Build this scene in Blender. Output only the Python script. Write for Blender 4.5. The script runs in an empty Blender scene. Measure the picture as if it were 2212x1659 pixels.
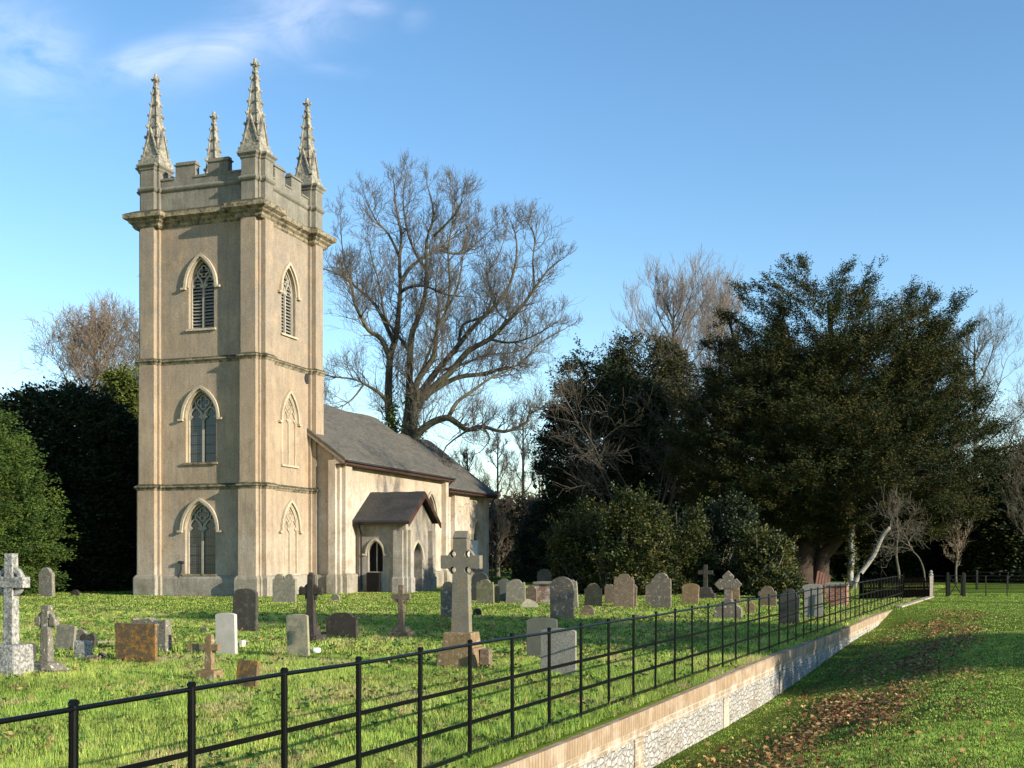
import bpy, bmesh, math, random
import numpy as np
from mathutils import Vector, Matrix
R = math.radians
random.seed(7)
rng = np.random.default_rng(11)
sc = bpy.context.scene
COL = sc.collection

# ------------------------------------------------------------------ camera, sky, sun, exposure
EYE = 1.95
FU = 2500.0                       # focal length in the 2212-wide measuring frame
cam = bpy.data.cameras.new("camera")
cam.sensor_width = 36.0
cam.lens = 36.0 * FU / 2212.0
cam.shift_y = (1200 - 829.5) / 2212.0
cam.clip_start = 0.1
cam.clip_end = 4000
camo = bpy.data.objects.new("camera", cam); COL.objects.link(camo)
camo.location = (0, 0, EYE); camo.rotation_euler = (R(90), 0, 0)
sc.camera = camo

SUN_EL = R(18.5)
CA = R(18.7)                      # church turn
g = R(14.5)
sx = math.cos(g) * math.cos(CA) - math.sin(g) * math.sin(CA)
sy = -math.cos(g) * math.sin(CA) - math.sin(g) * math.cos(CA)
SUNH = Vector((sx, sy, 0)).normalized()
SUND = Vector((SUNH.x * math.cos(SUN_EL), SUNH.y * math.cos(SUN_EL), math.sin(SUN_EL)))
sl = bpy.data.lights.new("sun", 'SUN'); sl.energy = 5.0; sl.angle = R(0.53); sl.color = (1.0, 0.9, 0.74)
so = bpy.data.objects.new("sun", sl); COL.objects.link(so)
so.rotation_euler = SUND.to_track_quat('Z', 'Y').to_euler(); so.location = (40, -20, 40)

w = bpy.data.worlds.new("World"); sc.world = w; w.use_nodes = True
nt = w.node_tree; nt.nodes.clear()
def wn(t, **k):
    n = nt.nodes.new(t)
    for a, b in k.items(): setattr(n, a, b)
    return n
sky = wn('ShaderNodeTexSky'); sky.sky_type = 'NISHITA'; sky.sun_disc = False
sky.sun_elevation = SUN_EL; sky.sun_rotation = math.atan2(SUNH.x, SUNH.y)
sky.air_density = 1.0; sky.dust_density = 0.05; sky.ozone_density = 1.6; sky.altitude = 50
tc = wn('ShaderNodeTexCoord'); sep = wn('ShaderNodeSeparateXYZ'); nt.links.new(tc.outputs['Generated'], sep.inputs[0])
def wm(op, a, b=None, clamp=False):
    n = wn('ShaderNodeMath', operation=op, use_clamp=clamp)
    for i, v in enumerate((a, b)):
        if v is None: continue
        if isinstance(v, (int, float)): n.inputs[i].default_value = v
        else: nt.links.new(v, n.inputs[i])
    return n.outputs[0]
yy = wm('MAXIMUM', sep.outputs[1], 0.05)
U = wm('DIVIDE', sep.outputs[0], yy); V = wm('DIVIDE', sep.outputs[2], yy)
cmb = wn('ShaderNodeCombineXYZ'); nt.links.new(U, cmb.inputs[0]); nt.links.new(V, cmb.inputs[1])
nz = wn('ShaderNodeTexNoise'); nz.inputs['Scale'].default_value = 11; nz.inputs['Detail'].default_value = 10; nz.inputs['Roughness'].default_value = 0.62
nz.inputs['Distortion'].default_value = 0.9
mp = wn('ShaderNodeMapping'); mp.inputs['Rotation'].default_value = (0, 0, R(-18)); mp.inputs['Scale'].default_value = (0.7, 1.7, 1)
nt.links.new(cmb.outputs[0], mp.inputs[0]); nt.links.new(mp.outputs[0], nz.inputs['Vector'])
def blob(xu, yu, rx, ry, rot, amp):
    # soft wisp of cloud in direction space
    cx = (xu - 1106) / FU; cy = (1200 - yu) / FU; c, s = math.cos(rot), math.sin(rot)
    du = wm('SUBTRACT', U, cx); dv = wm('SUBTRACT', V, cy)
    a = wm('DIVIDE', wm('ADD', wm('MULTIPLY', du, c), wm('MULTIPLY', dv, s)), rx / FU)
    b = wm('DIVIDE', wm('SUBTRACT', wm('MULTIPLY', dv, c), wm('MULTIPLY', du, s)), ry / FU)
    q = wm('ADD', wm('MULTIPLY', a, a), wm('MULTIPLY', b, b))
    e = wm('POWER', 2.718, wm('MULTIPLY', q, -1.0))
    return wm('MULTIPLY', e, amp)
m = blob(70, 120, 120, 90, -0.6, 1.0)
for args in ((10, 40, 60, 40, -0.5, .6), (330, 125, 190, 44, .3, 0.85), (500, 85, 170, 60, .42, 0.9), (640, 35, 120, 75, .3, 0.95), (720, 150, 90, 16, -.1, .3),
             (895, 40, 30, 22, .2, .28), (2180, 900, 140, 40, 0, .5), (100, 225, 40, 20, .4, .35), (780, 15, 60, 26, 0, .6)):
    m = wm('MAXIMUM', m, blob(*args))
dens = wm('MULTIPLY', m, wm('MULTIPLY', wm('SUBTRACT', nz.outputs[0], 0.30), 3.0), True)
dens = wm('MULTIPLY', dens, 0.29)
mx = wn('ShaderNodeMixRGB'); mx.inputs[2].default_value = (7.2, 7.0, 7.9, 1)
nt.links.new(dens, mx.inputs[0])
hs = wn('ShaderNodeHueSaturation'); hs.inputs['Saturation'].default_value = 1.2; hs.inputs['Value'].default_value = 1.0
nt.links.new(sky.outputs[0], hs.inputs['Color']); nt.links.new(hs.outputs[0], mx.inputs[1])
bg = wn('ShaderNodeBackground'); bg.inputs[1].default_value = 0.13
out = wn('ShaderNodeOutputWorld'); nt.links.new(mx.outputs[0], bg.inputs[0]); nt.links.new(bg.outputs[0], out.inputs[0])

sc.view_settings.view_transform = 'Standard'; sc.view_settings.look = 'None'
sc.view_settings.exposure = 0.9; sc.view_settings.gamma = 1.0
sc.render.resolution_x = 1024; sc.render.resolution_y = 768
sc.cycles.max_bounces = 6; sc.cycles.diffuse_bounces = 3

# ------------------------------------------------------------------ measuring helpers
def at(x, Y, y=None):
    """point at distance Y seen at measuring column x (row y)"""
    X = (x - 1106) / FU * Y
    z = 0 if y is None else EYE + (1200 - y) / FU * Y
    return Vector((X, Y, z))
def dist(ybase): return EYE * FU / (ybase - 1200)

# wall / fence line
LA = math.atan(1111 / 2500)
LD = Vector((math.sin(LA), math.cos(LA), 0)); LN = Vector((-math.cos(LA), math.sin(LA), 0))
DW, DF = 4.455, 4.75
def line(d, t, z=0): v = LN * d + LD * t; v.z = z; return v
def qt(X, Y):        # q to the right of the wall, t along it
    return DW - (X * LN.x + Y * LN.y), X * LD.x + Y * LD.y
def sstep(a, b, x):
    u = np.clip((x - a) / (b - a), 0, 1); return u * u * (3 - 2 * u)
def pnoise(x, y, seed=0, n=7, s=1.0):
    r = np.random.default_rng(seed); o = 0
    for i in range(n):
        a = r.uniform(0, 6.28); f = s * r.uniform(.5, 2.2); o = o + np.sin((np.cos(a) * x + np.sin(a) * y) * f + r.uniform(0, 6.28))
    return o / n
def ground_z(X, Y):
    X = np.asarray(X, float); Y = np.asarray(Y, float)
    q = DW - (X * LN.x + Y * LN.y); t = X * LD.x + Y * LD.y
    D = 0.82 - 0.42 * sstep(18, 38, t) - 0.40 * sstep(38, 45, t)
    ditch = -D * np.interp(q, [0, .6, 2.0, 3.4, 4.2], [1, .93, .55, .10, 0])
    und = 0.035 * pnoise(X, Y, 3, 6, .35) * sstep(2, 10, Y)
    z = np.where(q > -.04, ditch + und, und)
    far = sstep(70, 200, Y)
    return z * (1 - far)

# ------------------------------------------------------------------ mesh helpers
def link(name, me, parent=None, loc=None, rotz=None):
    o = bpy.data.objects.new(name, me); COL.objects.link(o)
    if parent is not None: o.parent = parent
    if loc is not None: o.location = loc
    if rotz is not None: o.rotation_euler = (0, 0, rotz)
    return o
def tag(o, label=None, cat=None, group=None, kind=None):
    if label: o['label'] = label
    if cat: o['category'] = cat
    if group: o['group'] = group
    if kind: o['kind'] = kind
    return o
def empty(name, loc, rotz=0):
    o = bpy.data.objects.new(name, None); COL.objects.link(o); o.location = loc; o.rotation_euler = (0, 0, rotz); o.empty_display_size = .2
    return o
class MB:
    def __init__(s): s.v = []; s.f = []
    def add(s, vs, fs):
        n = len(s.v); s.v += [tuple(p) for p in vs]; s.f += [tuple(i + n for i in f) for f in fs]; return s
    def box(s, x0, x1, y0, y1, z0, z1, M=None):
        vs = [Vector(p) for p in ((x0,y0,z0),(x1,y0,z0),(x1,y1,z0),(x0,y1,z0),(x0,y0,z1),(x1,y0,z1),(x1,y1,z1),(x0,y1,z1))]
        if M: vs = [M(v) if callable(M) else M @ v for v in vs]
        return s.add(vs, [(3,2,1,0),(4,5,6,7),(0,1,5,4),(1,2,6,5),(2,3,7,6),(3,0,4,7)])
    def prism(s, poly, z0, z1, o0=0, o1=0):
        a = offs(poly, o0) if o0 else poly; b = offs(poly, o1) if o1 else poly; n = len(a)
        vs = [(p[0], p[1], z0) for p in a] + [(p[0], p[1], z1) for p in b]
        return s.add(vs, [tuple(range(n))[::-1], tuple(range(n, 2 * n))] + [(i, (i + 1) % n, n + (i + 1) % n, n + i) for i in range(n)])
    def ring(s, poly, prof, cap=True):
        n = len(poly); vs = []; fs = []
        for o, z in prof: vs += [(p[0], p[1], z) for p in offs(poly, o)]
        for k in range(len(prof) - 1):
            fs += [(k*n+i, k*n+(i+1)%n, (k+1)*n+(i+1)%n, (k+1)*n+i) for i in range(n)]
        if cap: fs += [tuple(range(n))[::-1], tuple(range((len(prof)-1)*n, len(prof)*n))]
        return s.add(vs, fs)
    def extr(s, poly, d0, d1, M):
        """poly in (u,z) drawn on a wall, extruded from depth d0 to d1 through mapping M(u,d,z)"""
        n = len(poly)
        vs = [M(u, d0, z) for u, z in poly] + [M(u, d1, z) for u, z in poly]
        return s.add(vs, [tuple(range(n)), tuple(range(n, 2*n))[::-1]] + [(i, n+i, n+(i+1)%n, (i+1)%n) for i in range(n)])
    def band(s, A, B, d0, d1, M):
        """strip between two open curves of equal length, extruded"""
        n = len(A); vs = [M(u,d0,z) for u,z in A] + [M(u,d0,z) for u,z in B] + [M(u,d1,z) for u,z in A] + [M(u,d1,z) for u,z in B]
        fs = []
        for i in range(n-1):
            fs += [(i,i+1,n+i+1,n+i), (2*n+i,3*n+i,3*n+i+1,2*n+i+1), (i,2*n+i,2*n+i+1,i+1), (n+i,n+i+1,3*n+i+1,3*n+i)]
        fs += [(0,n,3*n,2*n), (n-1,3*n-1,4*n-1,2*n-1)]
        return s.add(vs, fs)
    def tube(s, pts, rs, n=8, cap=True):
        pts = [Vector(p) for p in pts]
        if not hasattr(rs, '__len__'): rs = [rs] * len(pts)
        vs = []; fs = []; up = Vector((0, 0, 1)); t0 = (pts[1] - pts[0]).normalized()
        a = t0.orthogonal().normalized()
        for k, p in enumerate(pts):
            t = (pts[min(k+1, len(pts)-1)] - pts[max(k-1, 0)]).normalized()
            a = (a - t * a.dot(t)).normalized(); b = t.cross(a)
            for i in range(n):
                q = 2 * math.pi * i / n; vs.append(p + (a * math.cos(q) + b * math.sin(q)) * rs[k])
        for k in range(len(pts)-1): fs += [(k*n+i, k*n+(i+1)%n, (k+1)*n+(i+1)%n, (k+1)*n+i) for i in range(n)]
        if cap: fs += [tuple(range(n))[::-1], tuple(range((len(pts)-1)*n, len(pts)*n))]
        return s.add(vs, fs)
    def lathe(s, prof, n=12, c=(0,0,0)):
        vs = []; fs = []
        for r, z in prof: vs += [(c[0]+r*math.cos(6.2832*i/n), c[1]+r*math.sin(6.2832*i/n), c[2]+z) for i in range(n)]
        for k in range(len(prof)-1): fs += [(k*n+i, k*n+(i+1)%n, (k+1)*n+(i+1)%n, (k+1)*n+i) for i in range(n)]
        fs += [tuple(range(n))[::-1], tuple(range((len(prof)-1)*n, len(prof)*n))]
        return s.add(vs, fs)
    def lump(s, c, r, seed=0, n=6):
        rr = random.Random(seed); vs = []; fs = []
        R_ = r if hasattr(r, '__len__') else (r, r, r)
        lat = 4
        for j in range(1, lat):
            for i in range(n):
                th = math.pi*j/lat; ph = 6.2832*(i+.5*(j%2))/n; k = rr.uniform(.85, 1.12)
                vs.append((c[0]+R_[0]*k*math.sin(th)*math.cos(ph), c[1]+R_[1]*k*math.sin(th)*math.sin(ph), c[2]+R_[2]*k*math.cos(th)))
        vs += [(c[0], c[1], c[2]+R_[2]), (c[0], c[1], c[2]-R_[2])]; m_ = len(vs)
        for j in range(lat-2): fs += [(j*n+i, (j+1)*n+i, (j+1)*n+(i+1)%n, j*n+(i+1)%n) for i in range(n)]
        fs += [(m_-2, i, (i+1)%n) for i in range(n)] + [(m_-1, (lat-2)*n+(i+1)%n, (lat-2)*n+i) for i in range(n)]
        return s.add(vs, fs)
    def mesh(s, name, mat, smooth=False, bevel=0, fix=True):
        me = bpy.data.meshes.new(name); me.from_pydata(s.v, [], s.f); me.update()
        bm = bmesh.new(); bm.from_mesh(me)
        if fix: bmesh.ops.recalc_face_normals(bm, faces=bm.faces)
        if bevel:
            bmesh.ops.remove_doubles(bm, verts=bm.verts, dist=1e-4)
            es = [e for e in bm.edges if len(e.link_faces) == 2 and e.calc_face_angle(0) > .45]
            bmesh.ops.bevel(bm, geom=es, offset=bevel, segments=2, profile=.6, affect='EDGES', clamp_overlap=True)
        bm.to_mesh(me); bm.free()
        if smooth: me.polygons.foreach_set('use_smooth', [True]*len(me.polygons))
        if mat: me.materials.append(mat)
        return me
    def build(s, name, mat, parent=None, loc=None, rotz=None, smooth=False, bevel=0):
        return link(name, s.mesh(name, mat, smooth, bevel), parent, loc, rotz)
def offs(poly, o):
    n = len(poly); r = []
    for i in range(n):
        p0, p, p1 = poly[i-1], poly[i], poly[(i+1)%n]
        e0 = Vector((p[0]-p0[0], p[1]-p0[1])).normalized(); e1 = Vector((p1[0]-p[0], p1[1]-p[1])).normalized()
        n0 = Vector((e0.y, -e0.x)); n1 = Vector((e1.y, -e1.x)); k = 1 + n0.dot(n1)
        v = (n0 + n1) / max(k, .2); r.append((p[0] + v.x*o, p[1] + v.y*o))
    return r
def np_mesh(name, V, k, mat, col=None):
    """V: (faces*k,3) vertices, every face its own k vertices"""
    me = bpy.data.meshes.new(name); n = len(V); m_ = n // k
    me.vertices.add(n); me.vertices.foreach_set('co', np.ascontiguousarray(V, np.float32).ravel())
    me.loops.add(n); me.loops.foreach_set('vertex_index', np.arange(n, dtype=np.int32))
    me.polygons.add(m_); me.polygons.foreach_set('loop_start', np.arange(0, n, k, dtype=np.int32))
    try: me.polygons.foreach_set('loop_total', np.full(m_, k, np.int32))
    except Exception: pass
    if col is not None:
        a = me.color_attributes.new('tint', 'FLOAT_COLOR', 'POINT')
        c = np.ones((n, 4), np.float32); c[:, :3] = np.repeat(col, k, axis=0); a.data.foreach_set('color', c.ravel())
    me.update(calc_edges=True); me.materials.append(mat)
    return me

# ------------------------------------------------------------------ materials
class NT:
    def __init__(s, name, rough=.9, spec=.25):
        s.m = bpy.data.materials.new(name); s.m.use_nodes = True; s.t = s.m.node_tree
        s.b = s.t.nodes['Principled BSDF']; s.b.inputs['Roughness'].default_value = rough
        s.b.inputs['Specular IOR Level'].default_value = spec
    def n(s, t, **k):
        x = s.t.nodes.new(t)
        for a, b in k.items(): setattr(x, a, b)
        return x
    def l(s, a, b): s.t.links.new(a, b)
    def coord(s, scale=(1,1,1), rnd=True, world=False):
        c = s.n('ShaderNodeTexCoord'); mp = s.n('ShaderNodeMapping'); mp.inputs['Scale'].default_value = scale
        if world:
            gm = s.n('ShaderNodeNewGeometry'); s.l(gm.outputs['Position'], mp.inputs[0]); return mp.outputs[0]
        if rnd:
            oi = s.n('ShaderNodeObjectInfo'); mu = s.n('ShaderNodeMath', operation='MULTIPLY'); mu.inputs[1].default_value = 37
            s.l(oi.outputs['Random'], mu.inputs[0]); ad = s.n('ShaderNodeVectorMath', operation='ADD')
            s.l(c.outputs['Object'], ad.inputs[0]); s.l(mu.outputs[0], ad.inputs[1]); s.l(ad.outputs[0], mp.inputs[0])
        else: s.l(c.outputs['Object'], mp.inputs[0])
        return mp.outputs[0]
    def noise(s, co, scale, detail=6, rough=.6, lo=.35, hi=.65):
        x = s.n('ShaderNodeTexNoise'); x.inputs['Scale'].default_value = scale; x.inputs['Detail'].default_value = detail; x.inputs['Roughness'].default_value = rough
        s.l(co, x.inputs['Vector']); r = s.n('ShaderNodeMapRange'); r.inputs[1].default_value = lo; r.inputs[2].default_value = hi
        s.l(x.outputs[0], r.inputs[0]); return r.outputs[0]
    def mix(s, f, a, b, mode='MIX', k=1.0):
        x = s.n('ShaderNodeMixRGB', blend_type=mode)
        if k != 1.0:
            mu = s.n('ShaderNodeMath', operation='MULTIPLY'); mu.inputs[1].default_value = k
            s.l(f, mu.inputs[0]); f = mu.outputs[0]
        if isinstance(f, (int, float)): x.inputs[0].default_value = f
        else: s.l(f, x.inputs[0])
        for i, v in ((1, a), (2, b)):
            if isinstance(v, tuple): x.inputs[i].default_value = (*v, 1)
            else: s.l(v, x.inputs[i])
        return x.outputs[0]
    def color(s, c): s.l(c, s.b.inputs['Base Color']); return s
    def bump(s, h, dist_=.01, strength=.6):
        x = s.n('ShaderNodeBump'); x.inputs['Distance'].default_value = dist_; x.inputs['Strength'].default_value = strength
        s.l(h, x.inputs['Height']); s.l(x.outputs[0], s.b.inputs['Normal']); return s
def stone(name, c1, c2, lichen=None, la=.5, speck=.35, sp_scale=60, sc1=3, bump=.004, rnd=True, streak=False, l2=None, l2a=.5):
    t = NT(name); co = t.coord(rnd=rnd)
    c = t.mix(t.noise(co, sc1), c1, c2)
    if streak:
        c = t.mix(t.noise(t.coord((4, 4, .5), rnd), 2, 4), c, tuple(x*.55 for x in c1), k=.6)
    if lichen: c = t.mix(t.noise(co, sc1*1.7, 8, .7, .62-.22*la, .72-.22*la), c, lichen, k=.9)
    if l2: c = t.mix(t.noise(co, sc1*1.7, 7, .75, .66-.22*l2a, .70-.22*l2a), c, l2, k=.9)
    sp = t.noise(co, sp_scale, 3, .7, .38, .62)
    c = t.mix(sp, c, (.02, .02, .018), 'MIX', speck) if speck else c
    t.color(c); t.bump(t.noise(co, sp_scale*.6, 5, .7, .2, .8), bump, .8)
    return t.m
def plain(name, col, rough=.6, spec=.3, var=.25, scale=20, metal=0):
    t = NT(name, rough, spec); co = t.coord()
    t.color(t.mix(t.noise(co, scale), col, tuple(c*(1-var) for c in col))); t.b.inputs['Metallic'].default_value = metal
    return t.m
def leafmat(name, transl=.3, rough=.7, spec=.2):
    t = NT(name, rough, spec); a = t.n('ShaderNodeAttribute', attribute_name='tint'); t.color(a.outputs['Color'])
    tr = t.n('ShaderNodeBsdfTranslucent'); t.l(a.outputs['Color'], tr.inputs[0]); ms = t.n('ShaderNodeMixShader'); ms.inputs[0].default_value = transl
    t.l(t.b.outputs[0], ms.inputs[1]); t.l(tr.outputs[0], ms.inputs[2]); t.l(ms.outputs[0], t.t.nodes['Material Output'].inputs[0])
    return t.m

# stucco render of the church: ochre, with grey weathering stronger high up and paler towards the foot
def stucco(name, base, tan, grey, pale, zgrey=None, zpale=None, amt=.55):
    t = NT(name, .95, .1); co = t.coord(rnd=False)
    c = t.mix(t.noise(co, .55, 5, .6), base, tan)
    st = t.noise(t.coord((2.6, 2.6, .22), False), 1.4, 6, .65, .42, .62)
    c = t.mix(st, c, grey, k=.45)
    if zgrey:
        sp = t.n('ShaderNodeSeparateXYZ'); cc = t.n('ShaderNodeTexCoord'); t.l(cc.outputs['Object'], sp.inputs[0])
        r = t.n('ShaderNodeMapRange'); r.inputs[1].default_value = zgrey[0]; r.inputs[2].default_value = zgrey[1]; t.l(sp.outputs[2], r.inputs[0])
        mu = t.n('ShaderNodeMath', operation='MULTIPLY'); t.l(r.outputs[0], mu.inputs[0]); t.l(t.noise(co, 1.1, 7, .7, .3, .7), mu.inputs[1])
        c = t.mix(mu.outputs[0], c, grey, k=amt*1.4)
        if zpale:
            r = t.n('ShaderNodeMapRange'); r.inputs[1].default_value = zpale[0]; r.inputs[2].default_value = zpale[1]; t.l(sp.outputs[2], r.inputs[0])
            mu = t.n('ShaderNodeMath', operation='MULTIPLY'); t.l(r.outputs[0], mu.inputs[0]); t.l(t.noise(co, .8, 7, .65, .3, .7), mu.inputs[1])
            c = t.mix(mu.outputs[0], c, pale, k=.7)
    c = t.mix(t.noise(t.coord((1, 1, .6), False), 1.7, 8, .72, .48, .66), c, tuple(x*.62 for x in tan), k=.55)
    c = t.mix(t.noise(t.coord((5, 5, .35), False), 1.3, 5, .7, .50, .68), c, tuple(x*.6 for x in grey), k=.32)
    c = t.mix(t.noise(co, 9, 6, .85, .47, .62), c, (.15, .14, .12), k=.38)
    c = t.mix(t.noise(co, 13, 5, .85, .54, .66), c, (.62, .59, .50), k=.32)
    t.color(c); t.bump(t.noise(co, 12, 8, .8, .2, .8), .03, .7)
    return t.m
M_ST = stucco('tower_render', (.42, .315, .205), (.34, .245, .155), (.225, .20, .165), (.50, .45, .385), (8, 14), (5.5, .6), .7)
M_SG = stucco('weathered_stone', (.30, .28, .22), (.22, .205, .165), (.12, .115, .095), (.7, .68, .6), (17.5, 20), None, .6)
M_NV = stucco('nave_render', (.49, .39, .275), (.39, .29, .19), (.34, .30, .25), (.66, .61, .55), (30, 31), (6.9, 4.2))
M_PL = stucco('plinth_render', (.30, .245, .17), (.22, .18, .12), (.12, .11, .08), (.50, .47, .40), (2, -1), (1.3, .8), .6)
M_TR = stucco('trim_render', (.55, .46, .33), (.46, .38, .26), (.30, .28, .23), (.8, .75, .65), (16, 22), None, .4)
# mossy cornice
t = NT('mossy_stone', .95, .1); co = t.coord(rnd=False)
c = t.mix(t.noise(co, 2), (.37, .31, .21), (.26, .22, .15))
gm = t.n('ShaderNodeNewGeometry'); sp = t.n('ShaderNodeSeparateXYZ'); t.l(gm.outputs['Normal'], sp.inputs[0])
r = t.n('ShaderNodeMapRange'); r.inputs[1].default_value = -.1; r.inputs[2].default_value = .6; t.l(sp.outputs[2], r.inputs[0])
ad = t.n('ShaderNodeMath', operation='MULTIPLY', use_clamp=True); t.l(r.outputs[0], ad.inputs[0]); t.l(t.noise(co, 3, 8, .7, .25, .5), ad.inputs[1])
c = t.mix(ad.outputs[0], c, (.06, .062, .032), k=.95); c = t.mix(t.noise(co, 3.5, 8, .8, .47, .57), c, (.055, .052, .038), k=.8)
t.color(c); t.bump(t.noise(co, 12, 6, .8, .2, .8), .05, 1); M_MO = t.m

def slate(name, c1, c2, c3, pl=(.26, .25, .22)):
    t = NT(name, .75, .3); uvx = t.n('ShaderNodeTexCoord'); mp = t.n('ShaderNodeMapping'); t.l(uvx.outputs['UV'], mp.inputs[0])
    b = t.n('ShaderNodeTexBrick'); b.inputs['Scale'].default_value = 1; b.inputs['Brick Width'].default_value = .3; b.inputs['Row Height'].default_value = .2
    b.inputs['Mortar Size'].default_value = .012; b.inputs['Color1'].default_value = (*c1, 1); b.inputs['Color2'].default_value = (*c2, 1); b.inputs['Mortar'].default_value = (.02, .02, .02, 1)
    t.l(mp.outputs[0], b.inputs['Vector'])
    co = t.coord(rnd=False); c = t.mix(t.noise(t.coord((1, 2.5, 2.5), False), .6, 6, .6, .4, .65), b.outputs[0], c3, k=.5)
    c = t.mix(t.noise(t.coord((1.2, 9, 9), False), 2.2, 6, .7, .5, .66), c, pl, k=.45)
    t.color(c); t.bump(b.outputs['Fac'], .02, -.8); return t.m
M_SL = slate('old_slates', (.10, .093, .08), (.062, .058, .05), (.125, .11, .075), (.22, .215, .185))
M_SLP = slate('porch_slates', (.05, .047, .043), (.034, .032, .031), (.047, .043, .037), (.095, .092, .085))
M_RED = plain('red_brown_paint', (.075, .036, .026), .6, .3, .4, 8)
M_BLK = plain('black_paint', (.006, .006, .007), .35, .5, .3, 30)
M_IRON = plain('black_iron', (.0025, .0028, .0035), .3, .28, .3, 30)
M_PIPE = plain('cast_iron_pipe', (.03, .03, .035), .5, .4, .3, 12)
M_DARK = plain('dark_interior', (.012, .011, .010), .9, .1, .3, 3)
M_WHITE = plain('white_paint', (.8, .8, .78), .6, .3, .08, 4)
M_LOUV = stone('louvre_slate', (.22, .22, .20), (.30, .29, .26), None, speck=.3, rnd=False)
M_TRAC = stone('tracery_stone', (.30, .28, .23), (.40, .36, .27), None, speck=.3, rnd=False)
t = NT('leaded_glass', .18, .5); co = t.n('ShaderNodeTexCoord'); b = t.n('ShaderNodeTexBrick')
mp = t.n('ShaderNodeMapping'); mp.inputs['Rotation'].default_value = (0, 0, 0); t.l(co.outputs['UV'], mp.inputs[0]); t.l(mp.outputs[0], b.inputs['Vector'])
b.inputs['Scale'].default_value = 1; b.inputs['Brick Width'].default_value = .11; b.inputs['Row Height'].default_value = .085; b.inputs['Mortar Size'].default_value = .008; b.offset = 0
b.inputs['Color1'].default_value = (.02, .028, .032, 1); b.inputs['Color2'].default_value = (.035, .042, .042, 1); b.inputs['Mortar'].default_value = (.10, .10, .095, 1)
t.color(b.outputs[0]); M_GL = t.m

# ------------------------------------------------------------------ ground sheet
t = NT('grass_ground', .95, .05); co = t.coord(world=True)
c = t.mix(t.noise(co, 1.2, 8, .65), (.10, .155, .018), (.16, .21, .03))
c = t.mix(t.noise(co, .22, 4, .6, .4, .62), c, (.09, .16, .02), k=.7)
c = t.mix(t.noise(co, 3.3, 7, .75, .60, .72), c, (.19, .16, .06), k=.55)
c = t.mix(t.noise(co, 34, 4, .8, .42, .68), c, (.035, .065, .01), k=.6)
t.color(c); t.bump(t.noise(co, 22, 6, .8, .2, .8), .06, 1); M_GR = t.m
qs = np.concatenate([[-900, -400, -200, -120], np.arange(-80, -6, 1.6), np.arange(-6, -.2, .6), [-.09, -.06, -.02, .0], np.arange(.4, 6, .35), np.arange(6.4, 40, 1.6), [50, 80, 130, 220, 500, 900]])
ts = np.concatenate([[-40, -10], np.arange(0, 60, 1.0), np.arange(60, 120, 4), [140, 180, 250, 400, 800, 1500, 3000]])
Q, T = np.meshgrid(qs, ts, indexing='ij')
X = LN.x * (DW - Q) + LD.x * T; Y = LN.y * (DW - Q) + LD.y * T
Z = ground_z(X, Y)
nq, nt_ = Q.shape
gv = np.stack([X, Y, Z], -1).reshape(-1, 3)
gf = [(i*nt_+j, (i+1)*nt_+j, (i+1)*nt_+j+1, i*nt_+j+1) for i in range(nq-1) for j in range(nt_-1)]
mb = MB(); mb.v = [tuple(p) for p in gv]; mb.f = gf
go = mb.build('ground', M_GR); tag(go, kind='structure')
if go.data.polygons[0].normal.z < 0: go.data.flip_normals()

# ------------------------------------------------------------------ church
BX, BY = 5.147, 5.67
CH = empty('church', (-12.42, 56, 0), R(90) - CA)
tag(CH, 'ochre rendered parish church with pinnacled west tower, slate roofed nave and small south porch', 'church')

def corner_pts(cx, cy, mx, my, simple=False):
    if simple: p = [(-.3, .62), (-.7, .62), (-.7, -.75), (.62, -.75), (.62, -.35)]
    else: p = [(-.3, .52), (-.45, .52), (-.45, .38), (-.7, .38), (-.7, -.42), (-.45, -.42), (-.45, -.5), (-.32, -.5), (-.32, -.75), (.45, -.75), (.45, -.5), (.58, -.5), (.58, -.35)]
    q = [(cx + mx*a, cy + my*b) for a, b in p]
    return q if mx*my > 0 else q[::-1]
def outline(simple=False):
    return corner_pts(0, 0, 1, 1, simple) + corner_pts(BX, 0, -1, 1, simple) + corner_pts(BX, BY, -1, -1, simple) + corner_pts(0, BY, 1, -1, simple)
OUT, OUTS = outline(), outline(True)

MW = lambda x0, yc: (lambda u, d, z: Vector((x0 - d, yc + u, z)))       # wall facing west
MS = lambda y0, xc: (lambda u, d, z: Vector((xc + u, y0 - d, z)))       # wall facing south
def arch(wd, s, a, n=14, o=0):
    H = a - s; c = (H*H - wd*wd/4) / wd; Rr = c + wd/2 + o; hw = wd/2
    th = math.acos(max(-1, min(1, c / Rr))) if True else 0
    L = [(c - Rr*math.cos(th*i/n), s + Rr*math.sin(th*i/n)) for i in range(n+1)]
    return L + [(-x, z) for x, z in L[-2::-1]]
def arch_poly(wd, z0, s, a, o=0, n=14):
    return [(-wd/2 - o, z0)] + arch(wd, s, a, n, o) + [(wd/2 + o, z0)]
def boolean(o, cutter):
    md = o.modifiers.new('cut', 'BOOLEAN'); md.operation = 'DIFFERENCE'; md.solver = 'EXACT'; md.object = cutter
    dg = bpy.context.evaluated_depsgraph_get(); me = bpy.data.meshes.new_from_object(o.evaluated_get(dg))
    o.modifiers.clear(); o.data = me; bpy.data.objects.remove(cutter)
def cut(o, polyM, depth):
    c = MB()
    for poly, M in polyM: c.extr(poly, .6, -depth, M)
    co_ = c.build('cutter', None, CH); bpy.context.view_layer.update(); boolean(o, co_)

def uvbox(o, ax, ay):
    me = o.data; uv = me.uv_layers.new(name='UVMap')
    for lp in me.loops:
        v = me.vertices[lp.vertex_index].co; uv.data[lp.index].uv = (v.dot(ax), v.dot(ay))

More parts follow.
